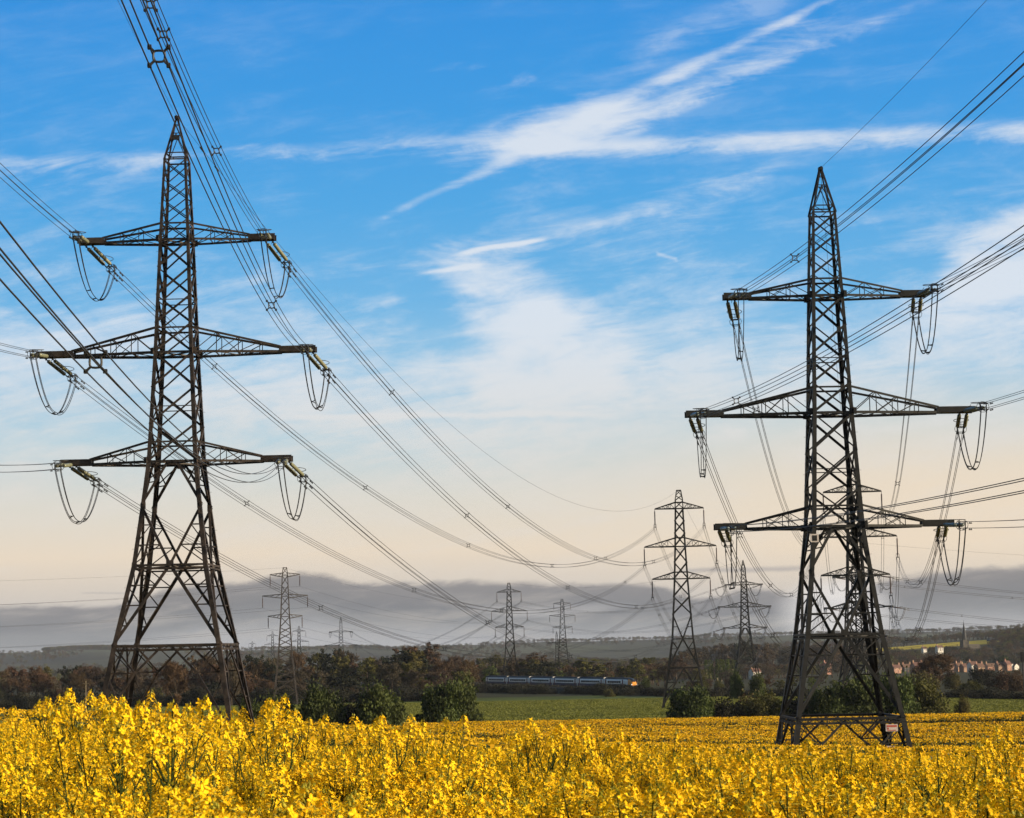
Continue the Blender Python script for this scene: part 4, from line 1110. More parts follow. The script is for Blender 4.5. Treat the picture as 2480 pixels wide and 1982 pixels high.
# ------------------------------------------------------------------ small lineside things
def at_ground(px, D): p = unp(px, hz(px), D); return p[0], D, gz(p[0], D)
def relay_box():
    x, y = unp(2247, hz(2247), 545)[:2]; root = empty('relay_cabinet', (x, y, gz(x, y) - .1)); zz = unp(2247, 1675, 545)[2] - root.location.z
    mb = MB(); mb.box((0, 0, zz / 2), (.5, .5, zz)); mb.build('plinth', M['sleeper'], root)
    mb = MB(); mb.box((0, 0, zz + .75), (.85, .6, 1.5)); mb.build('cabinet_body', M['cabinet'], root)
    mb = MB(); mb.box((0, 0, zz + 1.55), (1.0, .75, .1)); mb.build('cabinet_roof', M['sleeper'], root)
    mb = MB(); mb.box((.2, -.31, zz + .75), (.36, .02, 1.3)); mb.build('cabinet_door', M['cabinet'], root)
    tag(root, 'pale grey trackside cabinet on the bank right of the big right pylon', 'cabinet')
relay_box()
def signal():
    x, y, z = at_ground(2474, 500); root = empty('railway_signal', (x, y, z)); top = unp(2474, 1578, 500)[2] - z
    mb = MB(); mb.tube([(0, 0, 0), (0, 0, top - .4)], .16, 10); mb.build('post', M['blackpost'], root)
    mb = MB(); mb.box((0, -.15, top - 1.3), (1.1, .12, 2.4)); mb.build('backboard', M['blackpost'], root)
    for k in range(3):
        mb = MB(); mb.tube([(0, -.22, top - .6 - .7 * k), (0, -.55, top - .6 - .7 * k)], .2, 10); mb.build('lamp_hood', M['blackpost'], root)
    mb = MB()
    for sx in (-.2, .2): mb.bar((sx + .4, .3, 0), (sx + .4, .3, top - 2), .05)
    for k in range(int((top - 2) / .4)): mb.bar((.2, .3, .3 + k * .4), (.6, .3, .3 + k * .4), .03)
    mb.build('ladder', M['blackpost'], root)
    tag(root, 'dark railway signal post cut by the right edge of the picture', 'signal')
signal()
def pole():
    x, y, z = at_ground(208, 420); root = empty('timber_pole', (x, y, z)); top = unp(208, 1650, 420)[2] - z
    mb = MB(); mb.tube([(0, 0, 0), (0, 0, top)], [.17, .11], 8); mb.build('post', M['timber'], root)
    mb = MB(); mb.bar((-.6, -.14, top - .5), (.6, -.14, top - .5), .1); mb.build('crosspiece', M['timber'], root)
    tag(root, 'slim pale timber pole in front of the dark wood at the far left', 'pole')
pole()

# ------------------------------------------------------------------ village
def house(px, D, w, d, hw, hr, base_y, wall, label, rz=.45, chim=1, cols=3, rows=2, group='houses of the village', roofm='tile', k=.74, name='house'):
    p = unp(px, base_y, D); p[2] = max(p[2], gz(p[0], D) - .2); root = empty(name, (p[0], D, p[2]), rz); zb = 0
    w, d, hw, hr = w * k * 1.05, d * k, hw * k, hr * k; mb = MB(); zt = hw
    mb.box((0, 0, (zt - 3) / 2), (w, d, zt + 3))
    mb.poly(((-w / 2, -d / 2, zt), (-w / 2, d / 2, zt), (-w / 2, 0, zt + hr))[::-1]); mb.poly(((w / 2, -d / 2, zt), (w / 2, d / 2, zt), (w / 2, 0, zt + hr)))
    mb.build('wall', M[wall], root)
    mb = MB(); o = .35
    for s in (-1, 1):
        a = [(-w / 2 - o, s * (d / 2 + o), zt - .2), (w / 2 + o, s * (d / 2 + o), zt - .2), (w / 2 + o, 0, zt + hr + .02), (-w / 2 - o, 0, zt + hr + .02)]
        b = [(x_, y_, z_ + .18) for x_, y_, z_ in a]; a_ = a if s < 0 else a[::-1]; b_ = b if s < 0 else b[::-1]
        mb.poly(a_[::-1]); mb.poly(b_)
        for i in range(4): j = (i + 1) % 4; mb.poly((a_[i], a_[j], b_[j], b_[i]))
    rf = mb.build('roof', M[roofm], root)
    for i in range(chim):
        x_ = (-w / 2 + .6) if i == 0 else (w / 2 - .6) if i == 1 else 0; mb = MB(); mb.box((x_, 0, zt + hr + .5), (.9, .6, 1.8))
        mb.tube([(x_ - .2, 0, zt + hr + 1.4), (x_ - .2, 0, zt + hr + 1.8)], .12, 6); mb.tube([(x_ + .2, 0, zt + hr + 1.4), (x_ + .2, 0, zt + hr + 1.8)], .12, 6); mb.build('chimney', M['brick'], rf)
    for r_ in range(rows):
        for c_ in range(cols):
            x_ = -w / 2 + w * (c_ + .5) / cols; z_ = .9 + (zt - .6) * (r_ + .35) / rows
            if r_ == 0 and c_ == cols // 2:
                mb = MB(); mb.box((x_, -d / 2 - .02, 1.0), (.8, .06, 1.9)); mb.build('door', M['doorp'], root); continue
            mb = MB(); mb.box((x_, -d / 2 - .015, z_), (1.1 * k, .05, 1.15 * k)); f = mb.build('window', M['frame'], root)
            mb = MB(); mb.box((x_, -d / 2 - .03, z_), (.9 * k, .05, .95 * k)); mb.build('pane', M['glass'], f)
    tag(root, label, 'house', group); return root
HS = [(2170, 1500, 9, 7, 5.2, 2.6, 1630, 'brick', 'orange brick house low among trees right beside the big right pylon leg', .5, 2, 3),
      (2196, 1560, 9, 7, 5.4, 3.2, 1632, 'slate', 'dark slate-hung house with white windows, left of the village row', .3, 2, 3),
      (2222, 1470, 11, 7, 5.4, 3.6, 1627, 'brick', 'brick house with large tiled roof left of the red brown tree', .5, 2, 4),
      (2238, 1480, 7, 7, 5.4, 3.0, 1627, 'brick', 'small brick house touching the left side of the red brown tree', .55, 1, 2),
      (2302, 1500, 8, 7, 4.6, 3.0, 1627, 'brick', 'lit brick house first to the right of the red brown tree', .5, 1, 3),
      (2322, 1530, 7, 7, 5.0, 3.2, 1626, 'brick', 'pinkish terraced house with tall chimney below the church', .5, 2, 2, 2),
      (2338, 1500, 9, 7, 5.0, 3.2, 1628, 'brick', 'widest pink terraced house below the church spire', .5, 2, 3),
      (2356, 1490, 8, 7, 7.2, 3.0, 1628, 'render_w', 'taller cream gabled house right of the pink terraces', .5, 1, 3, 3),
      (2372, 1480, 8, 7, 4.8, 3.0, 1627, 'brick', 'orange house attached right of the tall cream house', .5, 2, 3),
      (2398, 1560, 10, 7, 4.4, 3.0, 1625, 'brick', 'dim brick bungalow half hidden behind hedges, right of the orange house', .4, 1, 3, 1),
      (2423, 1540, 9, 7, 4.6, 3.0, 1624, 'brick', 'dim orange house left of the gabled gold house', .4, 1, 3),
      (2439, 1540, 6, 7, 6.2, 3.4, 1624, 'brick', 'narrow gold-lit gabled house near the right edge', .6, 1, 2),
      (2449, 1560, 5, 6, 4.4, 2.8, 1627, 'render_w', 'left one of two white gables near the right edge', -1.1, 0, 2), (2459, 1560, 5, 6, 4.4, 2.8, 1627, 'render_w', 'right one of two white gables near the right edge', -1.1, 0, 2),
      (2275, 1900, 8, 6, 4.4, 2.4, 1577, 'render_w', 'lone white house on the hillside left of the church', .4, 1, 3),
      (2238, 1950, 5, 5, 3.2, 2, 1577, 'render_w', 'tiny pale cottage on the hillside, left of the lone white house', .4, 1, 2, 1),
      (2001, 1500, 8, 7, 5, 3, 1624, 'brick', 'pink gabled house seen between the legs of the big right pylon', .9, 1, 2),
      (1828, 1250, 8, 6, 3.4, 2.6, 1637, 'render_w', 'pale low house with red roof behind the far pylon with loops', .6, 1, 3, 1)]
for h in HS: house(*h)
def hill_building():
    p = unp(2420, 1566, 2350); root = empty('long_building', (p[0], 2350, p[2]), .15); mb = MB(); mb.box((0, 0, 3), (26, 10, 9)); mb.build('wall', M['stone'], root)
    mb = MB()
    for s in (-1, 1): mb.poly([(-13.4, s * 5.4, 7.4), (13.4, s * 5.4, 7.4), (11, 0, 11), (-11, 0, 11)][::s])
    for s in (-1, 1): mb.poly([(s * 13.4, -5.4, 7.4), (s * 13.4, 5.4, 7.4), (s * 11, 0, 11)][::s])
    mb.build('roof', M['slate'], root)
    for r_ in range(2):
        for i in range(11): mb = MB(); mb.box((-11.6 + i * 2.3, -5.03, 2.2 + 3 * r_), (1.0, .08, 1.5)); mb.build('window', M['frame'], root)
    tag(root, 'long grey building with rows of small pale windows on the wooded hilltop', 'building')
hill_building()
def church():
    D = 2000; p = unp(2337, 1583, D); root = empty('church', (p[0], D, p[2]), .3); k = D / FPX
    tw = 5.6; th = (1583 - 1551) * k; sp = (1551 - 1506) * k
    mb = MB(); mb.box((0, 0, th / 2 - 2), (tw, tw, th + 4))
    for sx in (-1, 1):
        for sy in (-1, 1): mb.box((sx * tw / 2, sy * tw / 2, th / 2 - 2), (.9, .9, th + 3.4)); mb.tube([(sx * tw / 2, sy * tw / 2, th - .4), (sx * tw / 2, sy * tw / 2, th + 2.0)], [.42, .05], 6)
    t = mb.build('tower', M['stone'], root)
    for a in range(4):
        c, s = round(math.cos(a * math.pi / 2)), round(math.sin(a * math.pi / 2)); mb = MB(); mb.box((c * (tw / 2 + .02), s * (tw / 2 + .02), th - 3), (.12 if c else 1.3, .12 if s else 1.3, 3)); mb.build('belfry_opening', M['signdark'], t)
    mb = MB(); mb.tube([(0, 0, th - .1), (0, 0, th + sp * .5), (0, 0, th + sp)], [tw * .46, tw * .235, .04], 8); mb.build('spire', M['slate'], root)
    mb = MB(); mb.bar((0, 0, th + sp - .1), (0, 0, th + sp + 1.3), .12); mb.build('finial', M['blackpost'], root)
    mb = MB(); mb.box((9.5, 0, 1), (13, 7.5, 8)); mb.poly(((3, -3.75, 5), (16, -3.75, 5), (16, 0, 9), (3, 0, 9))); mb.poly(((3, 3.75, 5), (3, 0, 9), (16, 0, 9), (16, 3.75, 5))); mb.poly(((16, -3.75, 5), (16, 3.75, 5), (16, 0, 9))); n = mb.build('nave', M['stone'], root)
    for i in range(4): mb = MB(); mb.box((5 + 3 * i, -3.77, 2.4), (1.0, .1, 2.6)); mb.build('nave_window', M['glass'], n)
    tag(root, 'dark stone church with a tall sharp spire on the hillside', 'church')
church()

# ------------------------------------------------------------------ woods
random.seed(23)
def belt(n, px0, px1, D0, D1, topf, kinds, where, wide=(.8, 1.15), jit=14):
    k = len(kinds); cc = {}
    xs = sorted(px0 + (px1 - px0) * (i + random.uniform(.1, .9)) / n for i in range(n))
    for px in xs:
        D = random.uniform(D0, D1); p = unp(px, hz(px), D); g = gz(p[0], D); top = unp(px, topf(px) + random.uniform(-jit * .4, jit), D)[2]
        h = max(3.0, top - g); key = random.choices([a for a, _ in kinds], [b for _, b in kinds])[0]
        w = where(px) if callable(where) else where
        cc.setdefault((key, w), []).append((px, tree(key, p[0], D, h, random.uniform(*wide) * min(1.25, max(.85, 13 / h)))))
    for (key, w), lst in cc.items():
        for i, (px, o) in enumerate(lst):
            o['label'] = f'{TW[key]} tree {w}' + (f', {ordw(i)} from left' if len(lst) > 1 else ''); o['group'] = f'{TW[key]} trees {w}'; o['category'] = 'tree'
tl = [(-50, 1622), (90, 1612), (130, 1602), (170, 1606), (225, 1602), (300, 1612), (360, 1606), (440, 1592), (520, 1588), (600, 1582), (690, 1586), (752, 1572), (830, 1572), (890, 1576), (920, 1590), (960, 1572), (1000, 1562), (1030, 1562), (1070, 1572), (1100, 1588), (1140, 1598), (1180, 1608)]
topL = lambda px: float(np.interp(px, *zip(*tl)))
wl = lambda px: 'at the far left' if px < 250 else 'behind the big left pylon' if px < 610 else 'behind the flat-topped pylon' if px < 760 else 'left of the cedar' if px < 930 else 'around the cedar' if px < 1070 else 'by the train tail'
# near row lower, back row to the skyline
belt(26, -40, 1150, 760, 860, lambda p: topL(p) + 2, [('brown', 4), ('rust', 2), ('rustbare', 3), ('dark', 1), ('olive', 1)], lambda p: wl(p) + ', back row', (.95, 1.25), 12)
belt(30, -40, 1160, 690, 750, lambda p: topL(p) + 22, [('brown', 4), ('rust', 2), ('rustbare', 3), ('olive', 1.5), ('dark', 1.2)], lambda p: wl(p) + ', middle row', (1.0, 1.3), 26)
belt(26, -40, 1100, 655, 690, lambda p: topL(p) + 62, [('brown', 3), ('rustbare', 3), ('dark', 3), ('olive', 1)], lambda p: wl(p) + ', front row', (1.0, 1.4), 24)
bs = []
for px in np.arange(-40, 1120, 26.):
    D = random.uniform(640, 665); bs.append(bpx('scrub', px + random.uniform(-8, 8), D, random.uniform(60, 90), random.uniform(22, 40), None, 'dark scrub at the foot of the left wood', 'scrub_bush'))
for i, o in enumerate(bs): o['label'] = 'dark scrub at the foot of the left wood, ' + ordw(i) + ' from left'
for px, D, top, key, w, lab in ((985, 735, 1576, 'cedar', 1.3, 'flat-layered black cedar on the skyline of the wood'), (430, 470, 1600, 'rustbare', .9, 'thin reddish tree with forked trunk seen between the big left pylon legs'),
                                (1010, 800, 1560, 'rust', 1.3, 'broad rusty dome-shaped tree behind the cedar'), (560, 640, 1620, 'brown', 1.0, 'bare tree just right of the big left pylon'),
                                (2258, 620, 1582, 'rustbare', 1.75, 'large red brown tree standing before the village houses'), (2238, 640, 1600, 'rust', 1.2, 'smaller rusty tree leaning on the large red brown tree'),
                                (1795, 1500, 1555, 'dark', 1.0, 'dark conifer on the skyline beside the far pylon with loops'), (1858, 1400, 1563, 'thinpoplar', 1.1, 'slim rusty columnar tree right of the far pylon with loops'),
                                (1135, 760, 1600, 'rustbare', 1.1, 'bare tree in front of the tail coach of the train')):
    p = unp(px, hz(px), D); tree(key, p[0], D, unp(px, top, D)[2] - gz(p[0], D), w, lab)
# behind the train
tt = [(1150, 1586), (1230, 1584), (1290, 1586), (1320, 1600), (1370, 1612), (1400, 1594), (1440, 1590), (1465, 1610), (1500, 1602), (1560, 1600), (1600, 1586), (1650, 1574), (1700, 1568)]
topT = lambda px: float(np.interp(px, *zip(*tt)))
wt = lambda px: 'behind the tail coaches' if px < 1290 else 'behind the middle of the train' if px < 1430 else 'behind the front coach' if px < 1560 else 'behind the middle slender pylon'
belt(12, 1150, 1640, 1000, 1250, lambda p: topT(p) - 2, [('rust', 3), ('brown', 3), ('olive', 2), ('dark', 1)], lambda p: wt(p) + ', on the skyline', (1.2, 1.6), 14)
belt(13, 1160, 1640, 860, 960, lambda p: topT(p) + 16, [('olive', 4), ('green', 2), ('rust', 2), ('brown', 2)], wt, (1.1, 1.5), 18)
for px, D, top, key, w, lab in ((1310, 850, 1601, 'dark', 1.5, 'round dark green tree behind the middle of the train'), (1420, 850, 1594, 'olive', 1.7, 'wide olive tree in sunlight above the second coach')):
    p = unp(px, hz(px), D); tree(key, p[0], D, unp(px, top, D)[2] - gz(p[0], D), w, lab)
# right-hand valley side
wr_ = lambda px: 'left of the big right pylon' if px < 1880 else 'behind the big right pylon' if px < 2200 else 'below the church' if px < 2360 else 'at the right edge'
belt(14, 1640, 2100, 700, 800, lambda p: 1640, [('brown', 3), ('rustbare', 2), ('olive', 3), ('green', 2)], lambda p: wr_(p) + ', nearest row', (1.1, 1.6), 16)
belt(20, 1640, 2490, 1000, 1200, lambda p: 1622 if p < 2120 else 1646, [('brown', 3), ('rust', 2), ('olive', 4), ('green', 3)], lambda p: wr_(p) + ', valley floor', (1.2, 1.7), 18)
belt(26, 1640, 2490, 1620, 1760, lambda p: 1588 if p < 2150 else 1596, [('brown', 4), ('rust', 2), ('olive', 4), ('green', 2), ('dark', 1)], lambda p: wr_(p) + ', halfway up', (1.3, 1.8), 16)
belt(22, 1640, 2130, 1500, 1900, lambda p: np.interp(p, [1640, 1740, 1800, 1900, 2000, 2130], [1574, 1560, 1558, 1560, 1560, 1562]), [('brown', 4), ('rust', 2), ('dark', 2), ('olive', 1)], lambda p: wr_(p) + ', on the skyline', (1.3, 1.8), 8)
belt(9, 1704, 1785, 1150, 1190, lambda p: 1597, [('poplar', 1)], 'in the row left of the looped far pylon', (1.6, 2.1), 3)
belt(10, 2120, 2240, 2620, 2760, lambda p: np.interp(p, [2120, 2200, 2240], [1542, 1544, 1556]), [('brown', 3), ('dark', 1)], 'on the hilltop left of the church', (1.4, 1.9), 5)
belt(16, 2365, 2500, 2480, 2640, lambda p: np.interp(p, [2365, 2400, 2440, 2500], [1552, 1546, 1534, 1538]), [('brown', 3), ('rust', 1), ('dark', 2)], 'on the hilltop at the right edge', (1.3, 1.8), 6)
belt(10, 2290, 2420, 1960, 2080, lambda p: 1566 if p < 2330 else 1570, [('brown', 2), ('olive', 2), ('dark', 1)], 'close round the church', (1.2, 1.6), 8)
# small green bushes and shrubs on the valley floor at the right
random.seed(5)
for i, (px, D, w, h, k, lab) in enumerate(((1700, 700, 40, 40, 'olive', 'pale green bush left of the far pylon with loops'), (1740, 660, 30, 34, 'olive', 'small yellow green bush below the pale-trunked row'), (2175, 640, 60, 34, 'olive', 'sunlit green shrub right of the big right pylon leg'), (2205, 700, 70, 30, 'bush', 'dark mound shrub left of the red brown tree'),
                                    (2310, 690, 70, 34, 'olive', 'green shrub right of the red brown tree'), (2345, 640, 66, 24, 'olive', 'pale sunlit reedy clump on the bank right of the red brown tree'), (2420, 640, 90, 46, 'rust', 'brown thicket at the right edge behind the bank'), (2460, 620, 60, 50, 'rust', 'red brown thicket beside the railway signal'), (2370, 760, 80, 40, 'scrub', 'dark low thicket below the orange house'))):
    bpx(k, px, D, w, h, lab, 'shrubs on the valley floor')

# ------------------------------------------------------------------ instanced ground cover (geometry nodes)
def scatter(name, pts, rot, scl, idx, variants, label, cat):
    me = bpy.data.meshes.new(name); me.vertices.add(len(pts)); me.vertices.foreach_set('co', np.asarray(pts, np.float32).ravel())
    for nm, tp, dat in (('rot', 'FLOAT_VECTOR', rot), ('scl', 'FLOAT_VECTOR', scl), ('idx', 'INT', idx)):
        a = me.attributes.new(nm, tp, 'POINT'); a.data.foreach_set('vector' if 'VECTOR' in tp else 'value', np.asarray(dat, np.float32 if 'VECTOR' in tp else np.int32).ravel())
    o = link(name, me); tag(o, label, cat, None, 'stuff')
    g = bpy.data.node_groups.new(name, 'GeometryNodeTree')
    g.interface.new_socket('Geometry', in_out='INPUT', socket_type='NodeSocketGeometry'); g.interface.new_socket('Geometry', in_out='OUTPUT', socket_type='NodeSocketGeometry')
    N = g.nodes; gi, go = N.new('NodeGroupInput'), N.new('NodeGroupOutput'); iop = N.new('GeometryNodeInstanceOnPoints'); g2i = N.new('GeometryNodeGeometryToInstance')
    for v in reversed(variants):
        oi = N.new('GeometryNodeObjectInfo'); oi.inputs['Object'].default_value = v; oi.inputs['As Instance'].default_value = True
        g.links.new(oi.outputs['Geometry'], g2i.inputs[0])
    def attr(nm, tp): a = N.new('GeometryNodeInputNamedAttribute'); a.data_type = tp; a.inputs['Name'].default_value = nm; return a.outputs['Attribute']
    e2r = N.new('FunctionNodeEulerToRotation'); g.links.new(attr('rot', 'FLOAT_VECTOR'), e2r.inputs[0])
    g.links.new(gi.outputs[0], iop.inputs['Points']); g.links.new(g2i.outputs[0], iop.inputs['Instance']); iop.inputs['Pick Instance'].default_value = True
    g.links.new(attr('idx', 'INT'), iop.inputs['Instance Index']); g.links.new(e2r.outputs[0], iop.inputs['Rotation']); g.links.new(attr('scl', 'FLOAT_VECTOR'), iop.inputs['Scale'])
    g.links.new(iop.outputs[0], go.inputs[0])
    md = o.modifiers.new('scatter', 'NODES'); md.node_group = g; return o
def source(name, me): return bpy.data.objects.new(name, me)      # a shape for the scatters; not linked to the scene

def joined(tm, cm_, name):
    import bmesh
    bm = bmesh.new(); bm.from_mesh(tm); k = len(bm.faces); bm.from_mesh(cm_)
    bm.faces.ensure_lookup_table()
    for i, f in enumerate(bm.faces): f.material_index = 0 if i < k else 1
    me = bpy.data.meshes.new(name); bm.to_mesh(me); bm.free(); me.materials.append(tm.materials[0]); me.materials.append(cm_.materials[0]); return me
far_src = []
for j, (kind, lm) in enumerate((('bare', 'twig'), ('broad', 'rust'), ('round', 'olive'), ('broad', 'dark'), ('bare', 'rust'))):
    a, b = tree_meshes(kind, 900 + j, M[lm], M['bark'], 900); far_src.append(source('woodland_tree', joined(a, b, 'woodland_tree')))
r = np.random.default_rng(41)
P, SCL, IDX = [], [], []
def woods(n, u0, u1, y0, y1, thr, hs, pw=1.0):
    u = r.uniform(u0, u1, n); y = y0 + (y1 - y0) * r.random(n) ** pw; x = u * y
    f = np.sin(x * .011 + 1.7) + np.sin(y * .0063 + x * .004) + np.sin(u * 57 + y * .002) + r.normal(0, .5, n)
    k = f > thr; k &= ~((u > .158) & (u < .232) & (y > 2020) & (y < 2600))
    x, y = x[k], y[k]; z = ground(x, y); h = r.uniform(hs[0], hs[1], len(x)) / 10
    P.append(np.stack([x, y, z - .3], 1)); SCL.append(np.stack([h * 1.5, h * 1.5, h], 1)); IDX.append(r.integers(0, 5, len(x)))
woods(2600, -.30, .07, 950, 2600, .2, (6, 11)); woods(500, .06, .16, 1250, 1650, -1.0, (6, 10)); woods(2400, .06, .30, 1650, 2700, -1.2, (6, 10)); woods(5200, -.31, .31, 2600, 5200, .75, (7, 12)); woods(3600, -.31, .31, 5200, 6300, -.1, (6, 12))
woods(500, -.232, -.19, 5600, 6000, -3, (10, 15))
P, SCL, IDX = np.concatenate(P), np.concatenate(SCL), np.concatenate(IDX)
ROT = np.zeros_like(P); ROT[:, 2] = r.uniform(0, 6.28, len(P))
scatter('distant_woodland', P, ROT, SCL, IDX, far_src, 'hazy distant woods and hedges covering the valley and far ridges', 'woodland')

# ------------------------------------------------------------------ haze
def haze():
    mb = MB(); mb.box((0, 4130, 22), (11000, 8560, 130)); 
    m = bpy.data.materials.new('haze'); m.use_nodes = True; t = m.node_tree; t.nodes.remove(t.nodes['Principled BSDF'])
    v = t.nodes.new('ShaderNodeVolumePrincipled'); v.inputs['Density'].default_value = HAZE; v.inputs['Color'].default_value = (.70, .79, .95, 1); v.inputs['Anisotropy'].default_value = 0.0
    t.links.new(v.outputs[0], t.nodes['Material Output'].inputs['Volume'])
    o = mb.build('haze', m); tag(o, kind='stuff'); o['label'] = 'pale evening haze filling the valley'; o['category'] = 'haze'
HAZE = 3.3e-5
haze()

# ------------------------------------------------------------------ oilseed rape
def petals_arrays(r, centre, axis, size):
    """one open four-petalled flower facing along axis -> quads (8 half petals folded along the midrib)"""
    axis = axis / np.linalg.norm(axis); t = np.cross(axis, (0.3, .5, .8)); t /= np.linalg.norm(t); b = np.cross(axis, t); out = []
    rot = r.uniform(0, 6.28); cup = r.uniform(.1, .75)
    for i in range(4):
        a = rot + i * math.pi / 2 + r.normal(0, .12); d = t * math.cos(a) + b * math.sin(a); s = np.cross(axis, d)
        L, W = size * r.uniform(.85, 1.1), size * r.uniform(.36, .46); c2 = cup + r.normal(0, .12)
        m1 = centre + d * L * .45 + axis * L * .45 * c2; tip = centre + d * L + axis * L * (c2 * .7 + r.normal(0, .08))
        base = centre + d * L * .06; sag = -axis * W * .25
        out.append((base, m1 + s * W * .8 + sag, tip + s * W * .45 + sag, tip)); out.append((base, tip, tip - s * W * .45 + sag, m1 - s * W * .8 + sag))
    return out
def raceme(r, top, d, scale=1.0):
    """flower head at the end of a stem: open flowers round the axis, buds on top. Returns petals, bud quads, pedicels"""
    d = d / np.linalg.norm(d); t = np.cross(d, (.2, .7, .1)); t /= np.linalg.norm(t); b = np.cross(d, t); pet, bud, ped = [], [], []
    n = int(r.integers(24, 36)); H = r.uniform(.045, .085) * scale
    for i in range(n):
        f = (i + .5) / n; a = i * 2.4 + r.normal(0, .3); rad = (.014 + .030 * f) * scale * r.uniform(.8, 1.25); out = t * math.cos(a) + b * math.sin(a)
        base = top - d * H * f; c = base + out * rad + d * (.012 * scale * (1 - f)); pet += petals_arrays(r, c, out * r.uniform(.5, 1.1) + d * r.uniform(.25, .9), .0098 * scale * r.uniform(.85, 1.2)); ped.append((base, c))
    for i in range(9):
        a = i * 2.4; o = (t * math.cos(a) + b * math.sin(a)) * .009 * scale * r.uniform(.2, 1); c = top + d * r.uniform(.0, .022) * scale + o; s = .0042 * scale
        e = t * s; g = b * s; h = d * s * 2.0; bud += [(c - e, c - g * .6 - h * .1, c + e, c + h), (c - g, c + e * .2, c + g, c + h), (c - e, c + g, c + e, c + h)]
    return pet, bud, ped
def quads_obj(q): V4 = np.array(q, float).reshape(-1, 3); return [tuple(v) for v in V4], [tuple(range(i, i + 4)) for i in range(0, len(V4), 4)]
def rape_variant(seed, lod=1.0):
    r = np.random.default_rng(seed); Hh = 1.20 + r.normal(0, .07); stem = MB(); leaf = []; heads = []
    lean = r.normal(0, .07, 2); main = [np.array((lean[0] * t ** 1.6 + .012 * math.sin(5 * t + seed), lean[1] * t ** 1.6, Hh * t)) for t in np.linspace(0, 1, 8)]
    stem.tube(main, list(np.linspace(.0065, .0026, 8)), 5)
    ends = [(main[-1], main[-1] - main[-2])]
    for i in range(int(r.integers(6, 9))):
        t = r.uniform(.50, .88); k = int(t * 7); p = main[k] + (main[k + 1] - main[k]) * (t * 7 - k); az = i * 2.1 + r.normal(0, .4); out = np.array((math.cos(az), math.sin(az), 0)); ln = Hh * (r.uniform(.90, 1.0) - t) + .03
        q = p + out * ln * .38 + np.array((0, 0, ln * .55)); e = q + out * ln * .10 + np.array((0, 0, ln * .48)); stem.tube([p, q, e], [.0036, .0028, .0020], 4); ends.append((e, e - q))
    for p, d in ends:
        d = d / np.linalg.norm(d); pet, bud, ped = raceme(r, p, d, r.uniform(.9, 1.25)); heads.append((pet, bud, ped))
        t = np.cross(d, (.3, .6, .2)); t /= np.linalg.norm(t); b = np.cross(d, t)
        for i in range(int(r.integers(4, 11))):                     # young pods below the flowers
            a = r.uniform(0, 6.28); base = p - d * (.09 + .018 * i); o = t * math.cos(a) + b * math.sin(a); stem.bar(base, base + o * .016 + d * .006, .0016); stem.bar(base + o * .016 + d * .006, base + o * .034 + d * .032, .0028)
    for i in range(int(r.integers(11, 16))):                          # leaves
        t = r.uniform(.25, .88); p = np.array((lean[0] * t, lean[1] * t, Hh * t)); az = r.uniform(0, 6.28); o = np.array((math.cos(az), math.sin(az), 0)); L = r.uniform(.10, .22) * (1.15 - t); W = L * r.uniform(.16, .26); s = np.array((-o[1], o[0], 0))
        m = p + o * L * .5 + np.array((0, 0, L * .30)); e = p + o * L + np.array((0, 0, -L * .05))
        leaf += [(p, m + s * W, e, m - np.array((0, 0, .006))), (p, m - np.array((0, 0, .006)), e, m - s * W)]
    def mk(q, m, nm): V_, F_ = quads_obj(q); me = bpy.data.meshes.new(nm); me.from_pydata(V_, [], F_); me.materials.append(m); me.update(); return me
    hm = []
    for pet, bud, ped in heads:
        mb = MB()
        for q in pet: mb.poly(q, M['petal'])
        for q in bud: mb.poly(q, M['bud'])
        for a, c in ped: mb.bar(a, c, .0013, M['bud'])
        hm.append(mb.mesh('flower_head'))
    return stem.mesh('stem', M['stem']), mk(leaf, M['leaf'], 'leaves'), hm
NV = 12
RAPE = [rape_variant(500 + i) for i in range(NV)]
def join_all(meshes, nm):
    import bmesh
    bm = bmesh.new(); mats = []; out = bpy.data.meshes.new(nm)
    for me in meshes:
        k = len(bm.faces); bm.from_mesh(me); bm.faces.ensure_lookup_table(); mp = []
        for m in me.materials:
            if m not in mats: mats.append(m)
            mp.append(mats.index(m))
        for f in bm.faces[k:]: f.material_index = mp[min(f.material_index, len(mp) - 1)]
    bm.to_mesh(out); bm.free()
    for m in mats: out.materials.append(m)
    return out
RSRC = [source('rape_plant', join_all([s, l] + h, 'rape_plant')) for s, l, h in RAPE]

r = np.random.default_rng(77)
def field_pts(y0, y1, dens, mx=1.5, k=.31):
    A = (y1 - y0) * (k * (y0 + y1) + 2 * mx); n = int(A * dens)
    y = r.uniform(y0, y1, n * 2); w = k * y + mx; keep = r.random(n * 2) < w / (k * y1 + mx); y, w = y[keep], w[keep]; x = r.uniform(-1, 1, len(y)) * w; return x, y
X1, Y1 = [], []
for a, b, dn in ((2.3, 8, 21), (8, 14, 20), (14, 20, 16), (20, 30, 10), (30, 44, 5)):
    x, y = field_pts(a, b, dn); X1.append(x); Y1.append(y)
X1, Y1 = np.concatenate(X1), np.concatenate(Y1)
